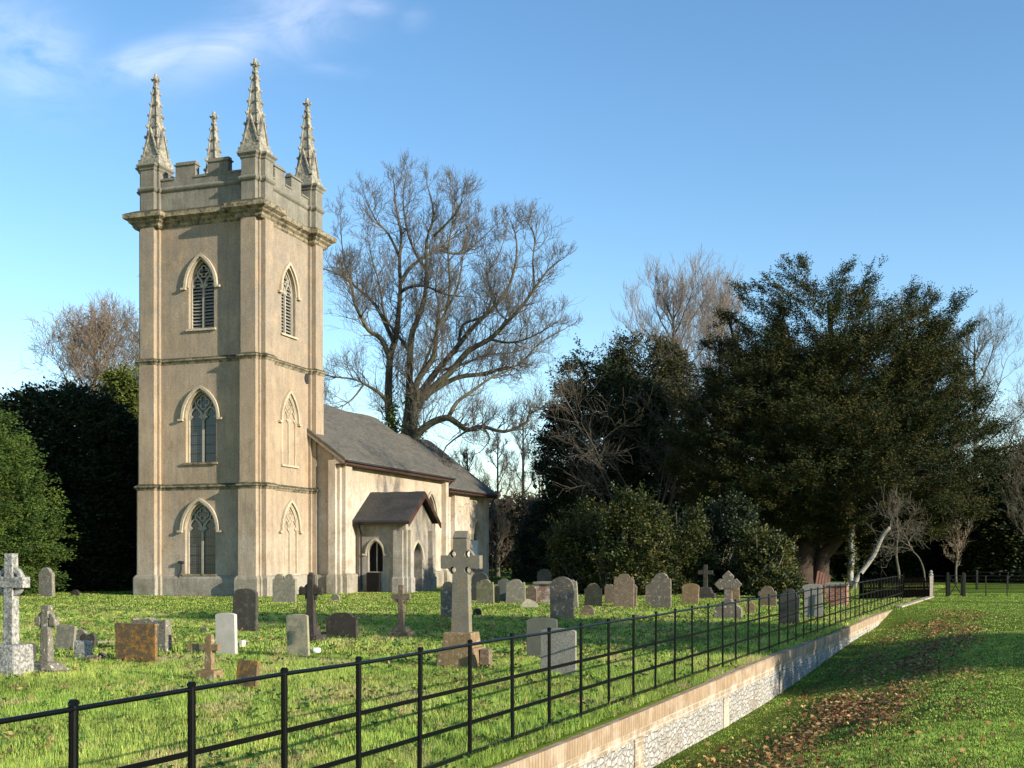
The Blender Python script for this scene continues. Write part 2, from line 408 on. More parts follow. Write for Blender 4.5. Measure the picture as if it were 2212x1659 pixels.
def hood(par, M, wd, s, a, ins=.1, th=.13, proj=.13):
    mb = MB(); A = arch(wd, s, a, 14, ins); B = arch(wd, s, a, 14, ins + th)
    mb.band(A, B, -.02, proj, M)
    A2 = arch(wd, s, a, 14, 0); B2 = arch(wd, s, a, 14, ins - .03); mb.band(A2, B2, -.02, .035, M)
    for sg in (-1, 1):
        x0 = sg*(wd/2 + ins + .02); x1 = sg*(wd/2 + ins + th + .16)
        u0, u1 = min(x0, x1), max(x0, x1)
        mb.extr([(u0, s-.1), (u1, s-.1), (u1, s), (u0, s)], -.02, proj + .02, M)
    return mb.build('hood_mould', M_TR, par)
def curve_bar(mb, pts, w_, d0, d1, M):
    A = []; B = []
    for i, p in enumerate(pts):
        a = pts[max(i-1, 0)]; b = pts[min(i+1, len(pts)-1)]; dx, dz = b[0]-a[0], b[1]-a[1]; L = math.hypot(dx, dz) or 1
        nx, nz_ = -dz/L*w_/2, dx/L*w_/2; A.append((p[0]+nx, p[1]+nz_)); B.append((p[0]-nx, p[1]-nz_))
    mb.band(A, B, d0, d1, M)
def tracery(mb, M, wd, z0, s, a, d0, d1, wbar=.085, cusps=True):
    # frame
    mb.band(arch(wd, s, a, 14, -.08), arch(wd, s, a, 14, .0), d0, d1 + .01, M)
    for sg in (-1, 1):
        x0, x1 = sorted((sg*wd/2, sg*(wd/2-.08))); mb.extr([(x0, z0), (x1, z0), (x1, s), (x0, s)], d0, d1 + .01, M)
    hs_ = s - .05 * (a - s)
    mb.extr([(-wbar/2-.012, z0), (wbar/2+.012, z0), (wbar/2+.012, hs_), (-wbar/2-.012, hs_)], d0, d1, M)
    # two lights with pointed heads
    lw = wd/2 - .06; la = s + (a - s) * .42
    for sg in (-1, 1):
        P = [(x + sg*wd/4*.98, z) for x, z in arch(lw, s - .02, la, 8)]; curve_bar(mb, P, wbar, d0, d1 - .006, M)
        if cusps:
            for sx_, zz, rr in ((-.30, .10, .1), (.30, .10, .1)):
                cx, cz = sg*wd/4*.98 + sx_*lw, s + zz; r_ = lw*.16
                mb.extr([(cx + sx_/abs(sx_)*r_*.9, cz - r_*1.2), (cx - sx_/abs(sx_)*r_*.7, cz), (cx + sx_/abs(sx_)*r_*.9, cz + r_*1.2)], d0, d1 - .012, M)
    # quatrefoil eye
    cz = s + (a - s) * .60; r0 = wd * .155
    for k in range(4):
        q0 = math.pi/2*k; cx_, cz_ = r0*.62*math.cos(q0), cz + r0*.62*math.sin(q0)
        P = [(cx_ + r0*.62*math.cos(q0 + R(x)), cz_ + r0*.62*math.sin(q0 + R(x))) for x in range(-115, 116, 23)]
        curve_bar(mb, P, wbar*.7, d0, d1 - .003*k - .02, M)
    # Y bars
    for sg in (-1, 1):
        curve_bar(mb, [(sg*.02, hs_), (sg*wd*.10, s + (a-s)*.22), (sg*wd*.24, s + (a-s)*.48), (sg*wd*.27, s+(a-s)*.62)], wbar*.8, d0, d1 - .03, M)
def glass(par, M, wd, z0, s, a, d):
    mb = MB(); P = arch_poly(wd, z0, s, a); mb.extr(P, d - .03, d, M)
    o = mb.build('pane', M_GL, par); me = o.data; uv = me.uv_layers.new(name='UVMap'); p0, pu = M(0, 0, 0), M(1, 0, 0) - M(0, 0, 0)
    for lp in me.loops:
        v = me.vertices[lp.vertex_index].co; uv.data[lp.index].uv = ((v - p0).dot(pu), v.z)
    bars = MB()
    z = z0 + .45
    while z < s:
        bars.extr([(-wd/2, z), (wd/2, z), (wd/2, z+.02), (-wd/2, z+.02)], d, d + .02, M); z += .45
    bars.build('saddle_bar', M_PIPE, par)
def window(M, wd, z0, s, a, kind):
    t = MB(); R_ = {'glass': 'traceried_window', 'blind': 'blind_window', 'louvre': 'louvred_window'}[kind]
    if kind == 'blind':
        tracery(t, M, wd, z0, s, a, -.075, .0, .05)
    else: tracery(t, M, wd, z0, s, a, -.28, -.18)
    o = t.build(R_, M_TR if kind == 'blind' else M_TRAC, CH)
    hood(o, M, wd, s, a)
    if kind == 'glass': glass(o, M, wd, z0, s, a, -.27)
    if kind == 'louvre':
        sl_ = MB(); z = z0 + .06; H = a - s; c = (H*H - wd*wd/4)/wd; Rr = c + wd/2
        while z < a - .5:
            hw = wd/2 - .03 if z < s else max(.05, math.sqrt(max(Rr*Rr - (z-s)**2, 0)) - c - .05)
            for sg in (-1, 1):
                x0, x1 = sorted((sg*.04, sg*hw))
                if x1 - x0 > .06:
                    vs = [M(x0, -.40, z+.13), M(x1, -.40, z+.13), M(x1, -.22, z), M(x0, -.22, z)]
                    vs2 = [v + Vector((0, 0, .028)) for v in vs]
                    sl_.add(vs + vs2, [(0,1,2,3), (7,6,5,4), (0,4,5,1), (1,5,6,2), (2,6,7,3), (3,7,4,0)])
            z += .165
        sl_.build('louvre_slats', M_LOUV, o)
        MB().extr(arch_poly(wd, z0, s, a), -.47, -.45, M).build('dark_void', M_DARK, o)
    si = MB(); si.extr([(-wd/2-.12, z0-.1), (wd/2+.12, z0-.1), (wd/2+.12, z0), (-wd/2-.12, z0)], -.2, .1, M)
    si.build('sill', M_MO if z0 < 12 and kind == 'glass' else M_TR, o)
    return o

W1, W2, W3 = (1.72, 1.05, 3.18, 4.5), (1.72, 6.5, 8.66, 10.0), (1.44, 13.05, 15.1, 16.45)
yc, xc = BY/2, BX/2
# wall stages
st1 = MB().prism(OUT, .95, 5.34, .09, .08).build('wall', M_ST, CH)
st2 = MB().prism(OUT, 5.34, 11.55, .035, .03).build('wall', M_ST, CH)
st3 = MB().prism(OUT, 11.55, 18.7).build('wall', M_ST, CH)
e1, e2 = .085, .033
mw1, ms1 = MW(-.3 - e1, yc), MS(-.35 - e1, xc)
mw2, ms2 = MW(-.3 - e2, yc), MS(-.35 - e2, xc)
mw3, ms3 = MW(-.3, yc), MS(-.35, xc)
cut(st1, [(arch_poly(*W1), mw1)], .5); cut(st1, [(arch_poly(1.5, 1.05, 3.18, 4.5), ms1)], .07)
cut(st2, [(arch_poly(*W2), mw2)], .5); cut(st2, [(arch_poly(1.4, *W2[1:]), ms2)], .07)
cut(st3, [(arch_poly(*W3), mw3)], .6); cut(st3, [(arch_poly(1.39, *W3[1:]), ms3)], .6)
window(mw1, *W1, 'glass'); window(mw2, *W2, 'glass'); window(mw3, *W3, 'louvre')
window(ms1, 1.5, *W1[1:], 'blind'); window(ms2, 1.4, *W2[1:], 'blind'); window(ms3, 1.39, *W3[1:], 'louvre')
MB().ring(OUT, [(.22, -.3), (.22, .82), (.17, .93), (.09, 1.0)]).build('plinth', M_PL, CH)
for z, o0, o1 in ((5.34, .08, .035), (11.55, .035, .0)):
    MB().ring(OUT, [(o0-.01, z-.22), (o0+.04, z-.12), (o0+.04, z-.09), (o0+.11, z-.03), (o0+.11, z+.02), (o1-.01, z+.14)]).build('string_course', M_MO, CH)
# small vertical roll beside each corner is carried by the outline; cornice
MB().ring(OUTS, [(-.02, 18.1), (.06, 18.2), (.08, 18.3), (.2, 18.4), (.22, 18.47), (.4, 18.58), (.42, 18.78), (.36, 18.83), (-.02, 19.02)]).build('cornice', M_MO, CH)
# parapet
MB().prism(OUT, 18.7, 20.0, -.02, -.02).build('parapet', M_SG, CH)
MB().ring(OUT, [(-.03, 19.88), (.05, 19.95), (.09, 20.02), (.09, 20.07), (-.03, 20.2)]).build('string_course', M_SG, CH)
def run(mb, a0, a1, f):
    L = a1 - a0
    for u0, u1 in ((0, 1),):
        f(mb, a0, a1, 20.05, 20.5)
    for u0, u1 in ((.18, .42), (.58, .82)):
        f(mb, a0+L*u0, a0+L*u1, 20.5, 21.15); cap(mb, f, a0+L*u0, a0+L*u1)
    for u0, u1 in ((-.02, .18), (.42, .58), (.82, 1.02)): capl(mb, f, a0+L*u0, a0+L*u1)
def cap(mb, f, a, b): f(mb, a-.05, b+.05, 21.15, 21.22, .06); f(mb, a-.01, b+.01, 21.22, 21.34, -.04)
def capl(mb, f, a, b): f(mb, a+.003, b-.003, 20.5, 20.57, .05); f(mb, a+.04, b-.04, 20.57, 20.64, -.05)
fW = lambda mb, a, b, z0, z1, e=0: mb.box(-.28-e, .08+e, a, b, z0, z1)
fE = lambda mb, a, b, z0, z1, e=0: mb.box(BX-.08-e, BX+.28+e, a, b, z0, z1)
fS = lambda mb, a, b, z0, z1, e=0: mb.box(a, b, -.33-e, .03+e, z0, z1)
fN = lambda mb, a, b, z0, z1, e=0: mb.box(a, b, BY-.03-e, BY+.33+e, z0, z1)
for f, L in ((fW, BY), (fE, BY), (fS, BX), (fN, BX)):
    mb = MB(); run(mb, .5, L-.5, f); mb.build('battlement', M_SG, CH)
# corner piers and pinnacles
def pier(cx, cy, mx, my):
    p = [(-.45,.5), (-.45,.38), (-.7,.38), (-.7,-.42), (-.45,-.42), (-.45,-.5), (-.32,-.5), (-.32,-.75), (.45,-.75), (.45,-.5), (.55,-.5), (.55,.5)]
    q = [(cx+mx*a, cy+my*b) for a, b in p]; q = q if mx*my > 0 else q[::-1]
    k = 0.02
    mb = MB().prism(q, 20.05, 21.1, -k, -k); mb.ring(q, [(-k-.01, 20.95), (.03, 21.02), (.05, 21.1), (.14, 21.2), (.14, 21.27), (.03, 21.34), (-.3, 21.42)])
    return mb.build('corner_pier', M_SG, CH)
def pinnacle_mesh():
    mb = MB(); z0 = 21.3
    mb.box(-.60, .60, -.60, .60, z0, z0+.28); mb.box(-.52, .52, -.52, .52, z0+.28, z0+.46)
    b0, b1 = .40, .075
    zb, zt = z0+.46, 25.35
    vs = [(sx_*b0, sy_*b0, zb) for sx_, sy_ in ((-1,-1),(1,-1),(1,1),(-1,1))] + [(sx_*b1, sy_*b1, zt) for sx_, sy_ in ((-1,-1),(1,-1),(1,1),(-1,1))]
    mb.add(vs, [(0,1,5,4),(1,2,6,5),(2,3,7,6),(3,0,4,7),(3,2,1,0),(4,5,6,7)])
    # gablets with raised raking edges
    for k in range(4):
        c, s = round(math.cos(k*math.pi/2)), round(math.sin(k*math.pi/2))
        M = lambda u, d, z, c=c, s=s: Vector((c*d - s*u, s*d + c*u, z))
        mb.extr([(-.38, zb), (.38, zb), (0, zb+1.3)], .1, .41, M)
        for sg in (-1, 1):
            mb.extr([(sg*.48, zb-.02), (sg*.40, zb-.02), (-sg*.0, zb+1.24), (-sg*.0, zb+1.42)], .36, .48 - .003*(sg+1), M)
            mb.lump(M(sg*.465, .465, zb+.03), (.085, .085, .085), k*2+sg)
    # crockets
    for j in range(6):
        f = (j+.75)/6.4; h = b0 + (b1-b0)*f; z = zb + (zt-zb)*f
        for k in range(4):
            q = math.pi/4 + k*math.pi/2; rr = h*1.414 + .035; sz = .105 - .03*f
            mb.lump((rr*math.cos(q), rr*math.sin(q), z), (sz, sz, sz*.95), j*4+k)
            mb.lump(((rr+.05)*math.cos(q), (rr+.05)*math.sin(q), z+.05), (sz*.6, sz*.6, sz*.6), j*4+k+50)
        for k in range(4):      # worn rolls up the edges
            q = math.pi/4 + k*math.pi/2
            mb.tube([((h*1.38)*math.cos(q), (h*1.38)*math.sin(q), z), ((h*1.38-.08)*math.cos(q), (h*1.38-.08)*math.sin(q), z+.55)], .045, 5)
    mb.lathe([(.09, 25.2), (.17, 25.28), (.17, 25.33), (.09, 25.38), (.085, 25.5), (.14, 25.64), (.1, 25.72), (.07, 25.8), (.09, 25.9), (.085, 25.97), (.02, 26.02)], 10)
    for k in range(4):
        q = k*math.pi/2 + .3; mb.lump((.17*math.cos(q), .17*math.sin(q), 25.72), .085, k+90); mb.lump((.12*math.cos(q+.7), .12*math.sin(q+.7), 25.62), .07, k+95)
    return mb.mesh('pinnacle', M_SP)
M_SP = stone('pinnacle_stone', (.40, .37, .29), (.30, .275, .22), (.15, .145, .12), .75, .3, 14, 2, .02, rnd=False, l2=(.56, .53, .45), l2a=.25)
pm = pinnacle_mesh()
for cx, cy, mx_, my_ in ((0,0,1,1), (BX,0,-1,1), (BX,BY,-1,-1), (0,BY,1,-1)):
    pier(cx, cy, mx_, my_)
    link('pinnacle', pm, CH, (cx, cy, 0))
MB().box(.0, BX, .0, BY, 19.4, 19.5).build('tower_roof', M_PIPE, CH)
# round plaque
mb = MB(); n = 24
mb.add([(4.4+.25*math.cos(6.2832*i/n), -.383-.035*k, 11.12+.27*math.sin(6.2832*i/n)) for k in (0,1) for i in range(n)], [tuple(range(n)), tuple(range(n,2*n))] + [(i,(i+1)%n,n+(i+1)%n,n+i) for i in range(n)])
mb.build('wall_plaque', M_PIPE, CH)
# small drainpipe on tower west face
mb = MB(); mb.tube([(-.46, 3.98, 0), (-.46, 3.98, 1.05)], .05, 8); mb.tube([(-.46, 3.98, 1.0), (-.46, 3.9, 1.15), (-.46, 3.86, 1.3), (-.46, 3.86, 1.55)], .045, 8); mb.box(-.56, -.40, 3.74, 4.0, 1.55, 1.68)
mb.build('drainpipe', M_PIPE, CH)

# nave
YS, YN, XW, XE = -2.05, BY + 2.05, 4.75, 19.3
RZ, EZ, EY = 10.8, 6.85, -2.6
def gable_body(x0, x1, y0, y1, zw, zr):
    ym = (y0+y1)/2
    P = [(y0, -.2), (y1, -.2), (y1, zw), (ym, zr), (y0, zw)]
    return MB().add([(x0, y, z) for y, z in P] + [(x1, y, z) for y, z in P], [(4,3,2,1,0), (5,6,7,8,9)] + [(i, (i+1)%5, 5+(i+1)%5, 5+i) for i in range(5)])
slope = (RZ-EZ)/(BY/2-EY)
nave = gable_body(XW, XE, YS, YN, EZ + slope*(YS-EY) - .12, RZ-.12).build('wall', M_NV, CH)
mn = MS(YS, 16.9); cut(nave, [(arch_poly(1.7, 1.8, 4.1, 5.65), mn)], .4)
def buttresses(lst, z1, name='buttress', mat=None):
    for (x0, x1, y0, y1) in lst: MB().box(x0, x1, y0, y1, -.2, z1 + (.004 if x0 < 5 else 0)).build(name, mat or M_NV, CH)
buttresses([(XW-.12, XW+.55, YS-.12, YS+.5), (XW-.3, XW+.25, YS+.05, YS+.45), (XW+.1, XW+.55+.3, YS-.34, YS+.1), (18.75, 19.18, YS-.32, YS+.1), (18.95, XE+.1, YS-.12, YS+.3)], 6.88)
MB().ring([(XW-.14, YS-.14), (XE+.1, YS-.14), (XE+.1, YN+.1), (XW-.14, YN+.1)], [(.06, -.3), (.06, .85), (.02, .95), (-.1, 1.0)]).build('plinth', M_PL, CH)
for (x0,x1,y0,y1) in [(XW-.36, XW+.28, YS+.02, YS+.48), (XW+.06, XW+.9, YS-.42, YS), (18.7, 19.22, YS-.40, YS)]:
    MB().ring([(x0,y0),(x1,y0),(x1,y1),(x0,y1)], [(.03, -.3), (.03, .86), (0, .96), (-.06, 1.03)]).build('plinth', M_PL, CH)
# window of the nave behind the porch and one of the chancel
def small_window(M, wd, z0, s, a, boarded=False):
    t = MB(); tracery(t, M, wd, z0, s, a, -.25, -.15, .07); o = t.build('traceried_window', M_TRAC, CH); hood(o, M, wd, s, a)
    glass(o, M, wd, z0, s, a, -.24)
    if boarded: MB().extr([(-wd/2+.02, z0), (wd/2-.02, z0), (wd/2-.02, s-.1), (-wd/2+.02, s-.1)], -.14, -.1, M).build('white_board', M_WHITE, o)
    MB().extr([(-wd/2-.1, z0-.1), (wd/2+.1, z0-.1), (wd/2+.1, z0), (-wd/2-.1, z0)], -.2, .08, M).build('sill', M_TR, o)
small_window(mn, 1.7, 1.8, 4.1, 5.65)
def roof(x0, x1, ye, yr, ze, zr, mat, th=.1, name='roof', par=None, axis='x', sg_=.05):
    """gable roof: eave at ye and mirrored"""
    mb = MB(); ya = 2*yr - ye
    P = [(ye, ze), (yr, zr), (ya, ze)]; Q_ = [(y, z+th) for y, z in P]
    n_sub = 14
    vs = []; fs = []
    rr = random.Random(5)
    xs = [x0 + (x1-x0)*i/n_sub for i in range(n_sub+1)]
    for i, x in enumerate(xs):
        sag = sg_*math.sin(i*1.1) if 0 < i < n_sub else 0
        for k, (y, z) in enumerate(Q_): vs.append((x, y, z + (sag if k == 1 else sag*.3)))
        for y, z in P: vs.append((x, y, z))
    for i in range(n_sub):
        a, b = i*6, (i+1)*6
        fs += [(a, a+1, b+1, b), (a+1, a+2, b+2, b+1), (a+3, b+3, b+4, a+4), (a+4, b+4, b+5, a+5), (a, b, b+3, a+3), (a+2, a+5, b+5, b+2)]
    fs += [(0,3,4,1), (1,4,5,2)]; e = n_sub*6; fs += [(e,e+1,e+4,e+3), (e+1,e+2,e+5,e+4)]
    if axis == 'y': vs = [(y, x, z) for x, y, z in vs]
    mb.add(vs, fs); o = mb.build(name, mat, par or CH)
    L = math.hypot(yr-ye, zr-ze); uv = o.data.uv_layers.new(name='UVMap')
    for lp in o.data.loops:
        v = o.data.vertices[lp.vertex_index].co; a_, b_ = (v.x, v.y) if axis == 'x' else (v.y, v.x)
        uv.data[lp.index].uv = (a_, abs(b_-yr)*L/abs(yr-ye))
    return o
YR = BY/2
roof(4.4, 19.62, EY, YR, EZ, RZ, M_SL)
roof(19.0, 28.75, -2.27, YR, 6.23, 10.15, M_SL)
for x0, x1, ye, z in ((4.42, 19.6, EY, EZ), (19.64, 28.7, -2.27, 6.23)):
    MB().box(x0, x1, ye-.02, ye+.05, z-.2, z+.03).box(x0, x1, ye+.052, ye+.5, z-.2, z-.17).build('fascia', M_RED, CH)
    g_ = MB(); g_.box(x0, x1, ye-.14, ye-.025, z-.08, z+.01); g_.build('gutter', M_PIPE, CH)
# verge boards (timber soffit under the west verge)
def verge(x0, x1, ye, ze, zr, mat=M_RED, yr=YR, hgt=.24):
    mb = MB()
    for sg in (1, -1):
        ya = ye if sg == 1 else 2*yr-ye
        vs = [(x, y, z) for x in (x0, x1) for y, z in ((ya, ze-hgt), (yr, zr-hgt), (yr, zr-.005), (ya, ze-.005))]
        mb.add(vs, [(0,1,2,3), (4,7,6,5), (0,4,5,1), (1,5,6,2), (2,6,7,3), (3,7,4,0)])
    mb.build('verge_board', mat, CH)
M_TIM = plain('grey_timber', (.24, .19, .14), .8, .2, .4, 10)
verge(4.42, 4.47, EY, EZ, RZ, M_TIM); verge(19.56, 19.6, EY, EZ, RZ); verge(28.66, 28.7, -2.27, 6.23, 10.15)
MB().add([(x, y, z) for x in (4.46, 4.74) for y, z in ((-2.58, 6.66), (-1.9, 6.66), (-1.9, 7.2), (-2.58, 6.8))], [(0,1,2,3), (4,7,6,5), (0,4,5,1), (1,5,6,2), (2,6,7,3), (3,7,4,0)]).build('eaves_bracket', M_NV, CH)
# chancel
YC = -1.55
chn = gable_body(19.31, 28.3, YC, 2*YR-YC, 6.6, 10.0).build('wall', M_NV, CH)
mc = MS(YC, 26.3); cut(chn, [(arch_poly(1.3, .9, 3.1, 4.3), mc)], .4); small_window(mc, 1.3, .9, 3.1, 4.3, True)
buttresses([(21.6, 24.3, YC-.3, YC+.1), (27.55, 28.1, YC-.32, YC+.1), (27.8, 28.42, YC-.14, YC+.3)], 6.5)
MB().ring([(19.42, YC-.02), (28.35, YC-.02), (28.35, 2*YR-YC), (19.42, 2*YR-YC)], [(.1, -.3), (.1, .85), (.0, .98)]).build('plinth', M_PL, CH)
for x, y, z1 in ((19.38, YS-.2, 6.7), (28.25, YC-.5, 6.1)):
    mb = MB(); mb.tube([(x, y, .1), (x, y, z1-.5), (x, y-.05, z1-.25), (x, y-.3, z1-.05)], .055, 8)
    for zz in (1.5, 3, 4.5): mb.lathe([(.075, 0), (.075, .1)], 8, (x, y, zz))
    mb.build('drainpipe', M_PIPE, CH)
# porch
PX0, PX1, PY0 = 6.72, 10.25, -4.95
PC = (PX0+PX1)/2
mb = MB(); P = [(PX0, -.2), (PX1, -.2), (PX1, 3.75), (PC, 5.15), (PX0, 3.75)]
mb.add([(x, PY0, z) for x, z in P] + [(x, YS-.01, z) for x, z in P], [(0,1,2,3,4), (9,8,7,6,5)] + [(i, 5+i, 5+(i+1)%5, (i+1)%5) for i in range(5)])
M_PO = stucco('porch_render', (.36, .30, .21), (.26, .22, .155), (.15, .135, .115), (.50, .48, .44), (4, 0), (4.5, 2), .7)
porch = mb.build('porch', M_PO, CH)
mpS, mpW = MS(PY0, 8.25), MW(PX0, -3.2)
cut(porch, [(arch_poly(1.3, .02, 1.75, 2.62), mpS)], 2.3)
cut(porch, [(arch_poly(.85, 1.1, 2.05, 2.7), mpW)], .35)
d = MB(); d.band(arch(1.3, 1.75, 2.62, 12, .02), arch(1.3, 1.75, 2.62, 12, .2), -.02, .06, mpS); d.build('door_arch', M_TR, porch)
d = MB().extr(arch_poly(1.25, .02, 1.75, 2.58), -.62, -.55, mpS); d.build('doorway_shade', M_DARK, porch)  # near-black sheet across the opening, stands in for the shade inside the porch
hood(porch, mpW, .85, 2.05, 2.7, .06, .09, .08)
d = MB(); d.extr(arch_poly(.85, 1.1, 2.05, 2.7), -.25, -.23, mpW); d.build('window_pane', M_DARK, porch)
tt = MB(); tt.extr([(-.03, 1.1), (.03, 1.1), (.03, 2.65), (-.03, 2.65)], -.23, -.17, mpW); tt.build('mullion', M_TRAC, porch)
for i, (x0, x1, y0, y1) in enumerate([(PX0-.24, PX0+.1, PY0+.1, PY0+.62), (PX0+.06, PX0+.5, PY0-.25, PY0+.1), (PX1-.5, PX1-.06, PY0-.25, PY0+.1), (PX0-.08, PX0+.2, PY0-.08, PY0+.8)]):
    MB().box(x0, x1, y0, y1, -.2, 3.3).ring([(x0,y0),(x1,y0),(x1,y1),(x0,y1)], [(.05, -.3), (.05, .75), (-.02, .85)]).build('porch_buttress', M_PO, porch)
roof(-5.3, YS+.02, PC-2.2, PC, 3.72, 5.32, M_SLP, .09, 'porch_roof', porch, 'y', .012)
mb = MB()
for sg in (-1, 1):
    vs = [(PC + sg*a, y, z) for y in (-5.34, -5.29) for a, z in ((2.2, 3.46), (0, 5.05), (0, 5.36), (2.2, 3.76))]
    mb.add(vs, [(0,1,2,3), (4,7,6,5), (0,4,5,1), (1,5,6,2), (2,6,7,3), (3,7,4,0)])
mb.build('porch_verge_board', M_RED, porch)
MB().box(PC-2.24, PC-2.16, -5.3, YS-.02, 3.58, 3.72).build('porch_gutter', M_BLK, porch)
MB().tube([(PX0-.09, YS-.35, .1), (PX0-.09, YS-.35, 3.1), (PX0-.38, YS-.35, 3.55)], .05, 8).build('porch_drainpipe', M_BLK, porch)
MB().extr([(-.35, 0), (.35, 0), (.35, 1.05), (-.35, 1.05)], .05, .35, mpW).build('notice_box', M_DARK, porch)

# ------------------------------------------------------------------ gravestone helpers
S = {}
S['granite'] = stone('pale_rock_granite', (.44, .43, .39), (.35, .34, .31), None, speck=.7, sp_scale=22, bump=.02)
S['smoothgranite'] = stone('grey_speckled_granite', (.30, .285, .245), (.24, .225, .19), None, speck=.5, sp_scale=55, sc1=6, bump=.003)
S['lichen'] = stone('lichened_stone', (.28, .25, .19), (.18, .16, .12), (.08, .075, .055), .6, .45, 30, 7, .01, l2=(.62, .60, .52), l2a=.42)
S['orange'] = stone('orange_lichen_stone', (.17, .115, .06), (.12, .085, .055), (.38, .19, .035), .62, .45, 40, 5, .006)
S['dark'] = stone('dark_slab_stone', (.085, .075, .06), (.055, .05, .04), (.12, .13, .09), .35, .4, 40, 5, .005, streak=True)
S['black'] = stone('blackened_stone', (.05, .042, .034), (.035, .03, .026), (.09, .07, .045), .4, .3, 40, 5, .005)
S['white'] = stone('portland_white_stone', (.55, .50, .43), (.46, .42, .36), None, speck=.12, sp_scale=50, sc1=4, bump=.002, streak=False)
S['grey'] = stone('grey_headstone', (.25, .225, .17), (.18, .165, .12), (.33, .30, .22), .5, .3, 45, 5, .005)
S['green'] = stone('algae_headstone', (.20, .185, .10), (.15, .14, .08), (.28, .26, .17), .5, .3, 45, 4, .005)
S['ochre'] = stone('ochre_headstone', (.28, .185, .085), (.20, .135, .07), (.32, .26, .18), .4, .4, 40, 7, .006, l2=(.65, .63, .55), l2a=.2)
S['brown'] = stone('brown_headstone', (.21, .155, .10), (.15, .11, .075), (.28, .22, .15), .5, .45, 40, 6, .006)
S['spotted'] = stone('white_spotted_headstone', (.20, .165, .12), (.135, .115, .09), (.25, .20, .13), .45, .4, 40, 5, .006, l2=(.55, .53, .47), l2a=.38)
S['slate'] = stone('dark_slate', (.075, .072, .062), (.05, .048, .042), None, speck=.15, sp_scale=60, bump=.002)
S['greygreen'] = stone('green_grey_slab', (.11, .12, .10), (.085, .09, .075), None, speck=.25, sp_scale=60, bump=.003)
S['yellowgrey'] = stone('yellow_grey_slab', (.36, .32, .20), (.26, .24, .17), (.18, .175, .14), .5, .25, 50, 4, .004)
S['plum'] = stone('grey_brown_cross_stone', (.22, .20, .155), (.17, .155, .12), (.25, .18, .08), .4, .35, 50, 4, .004)
ROT = -CA
def wfac(xu, a=ROT): return math.cos(a) - math.sin(a) * (xu - 1106) / FU      # apparent width factor
def gfloor(X, Y): return float(ground_z(X, Y))
HR = random.Random(12)
GRP = 'old headstones standing in the churchyard grass'
def shape(kind, w_, h):
    hw = w_/2; A = lambda cx, cz, rx, rz, a0, a1, n=10: [(cx + rx*math.cos(R(a0+(a1-a0)*i/n)), cz + rz*math.sin(R(a0+(a1-a0)*i/n))) for i in range(n+1)]
    base = [(-hw, -.2), (hw, -.2)]
    if kind == 'flat': return base + [(hw, h), (-hw, h)]
    if kind == 'round': return base + A(0, h-hw*.92, hw, hw*.92, 0, 180, 16)
    if kind == 'segment': r_ = .2*w_; return base + A(0, h-r_, hw, r_, 0, 180, 14)
    if kind == 'cambered': r_ = .1*w_; return base + A(0, h-r_, hw, r_, 0, 180, 12)
    if kind == 'gothic': return base + [(hw, h*.35)] + A(-hw, h*.35, w_, h*.65/math.sin(R(60)), 8, 60, 8) + A(hw, h*.35, w_, h*.65/math.sin(R(60)), 120, 172, 8) + [(-hw, h*.35)]
    if kind == 'shoulder':
        r_ = hw*.72; return base + [(hw, h-hw*.75), (hw*.93, h-hw*.60), (hw*.80, h-hw*.58)] + A(0, h-hw*.62, r_, hw*.62, 0, 180, 14) + [(-hw*.80, h-hw*.58), (-hw*.93, h-hw*.60), (-hw, h-hw*.75)]
    if kind == 'ogee':
        return base + [(hw, h-hw*.62), (hw*.9, h-hw*.5)] + A(hw*.84, h-hw*.42, hw*.12, hw*.12, -60, 120, 5) + [(hw*.66, h-hw*.38)] + A(0, h-hw*.42, hw*.6, hw*.42, 8, 172, 12) + [(-hw*.66, h-hw*.38)] + A(-hw*.84, h-hw*.42, hw*.12, hw*.12, 60, 240, 5) + [(-hw*.9, h-hw*.5), (-hw, h-hw*.62)]
    if kind == 'double':
        r_ = hw*.36; return base + [(hw, h-.22*w_), (hw*.85, h-.2*w_)] + A(hw*.46, h-r_, r_, r_, 10, 165, 9) + [(0, h-.26*w_)] + A(-hw*.46, h-r_, r_, r_, 15, 170, 9) + [(-hw*.85, h-.2*w_), (-hw, h-.22*w_)]
    if kind == 'dome':
        return base + [(hw, h*.72), (hw+.03, h*.76), (hw+.03, h*.82), (hw*.78, h*.82)] + A(0, h*.80, hw*.76, h*.2, 5, 175, 12) + [(-hw*.78, h*.82), (-hw-.03, h*.82), (-hw-.03, h*.76), (-hw, h*.72)]
    if kind == 'step': return base + [(hw, h*.97), (hw*.86, h*.97), (hw*.86, h*.92), (hw*.2, h*.93), (0, h), (-hw*.2, h*.93), (-hw*.86, h*.92), (-hw*.86, h*.97), (-hw, h*.97)]
    if kind == 'heart':
        return base + [(hw*.8, 0)] + A(hw*.5, h*.68, hw*.5, h*.32, -30, 150, 9) + A(-hw*.5, h*.68, hw*.5, h*.32, 30, 210, 9) + [(-hw*.8, 0)]
    raise ValueError(kind)
def headstone(xl, xr, yt, yb, kind, mat, label, thick=.11, lean=0, tilt=0, rot=ROT, name='headstone', cat='gravestone', bev=.008, group=GRP):
    Y = dist(yb); xm = (xl+xr)/2; w_ = (xr-xl)*Y/FU/wfac(xm, rot); h = (yb-yt)*Y/FU
    mb = MB(); M = lambda u, d, z: Vector((u, -d, z))
    mb.extr(shape(kind, w_, h), 0, -thick, M)
    X = at(xm, Y).x
    o = mb.build(name, S[mat], None, (X, Y, gfloor(X, Y)), bevel=bev)
    o.rotation_euler = (R(tilt + HR.gauss(0, 1.6)), R(lean + HR.gauss(0, 1.3)), rot + R(HR.gauss(0, 2)))
    return tag(o, label, cat, group)
def ortho_map(c): return None

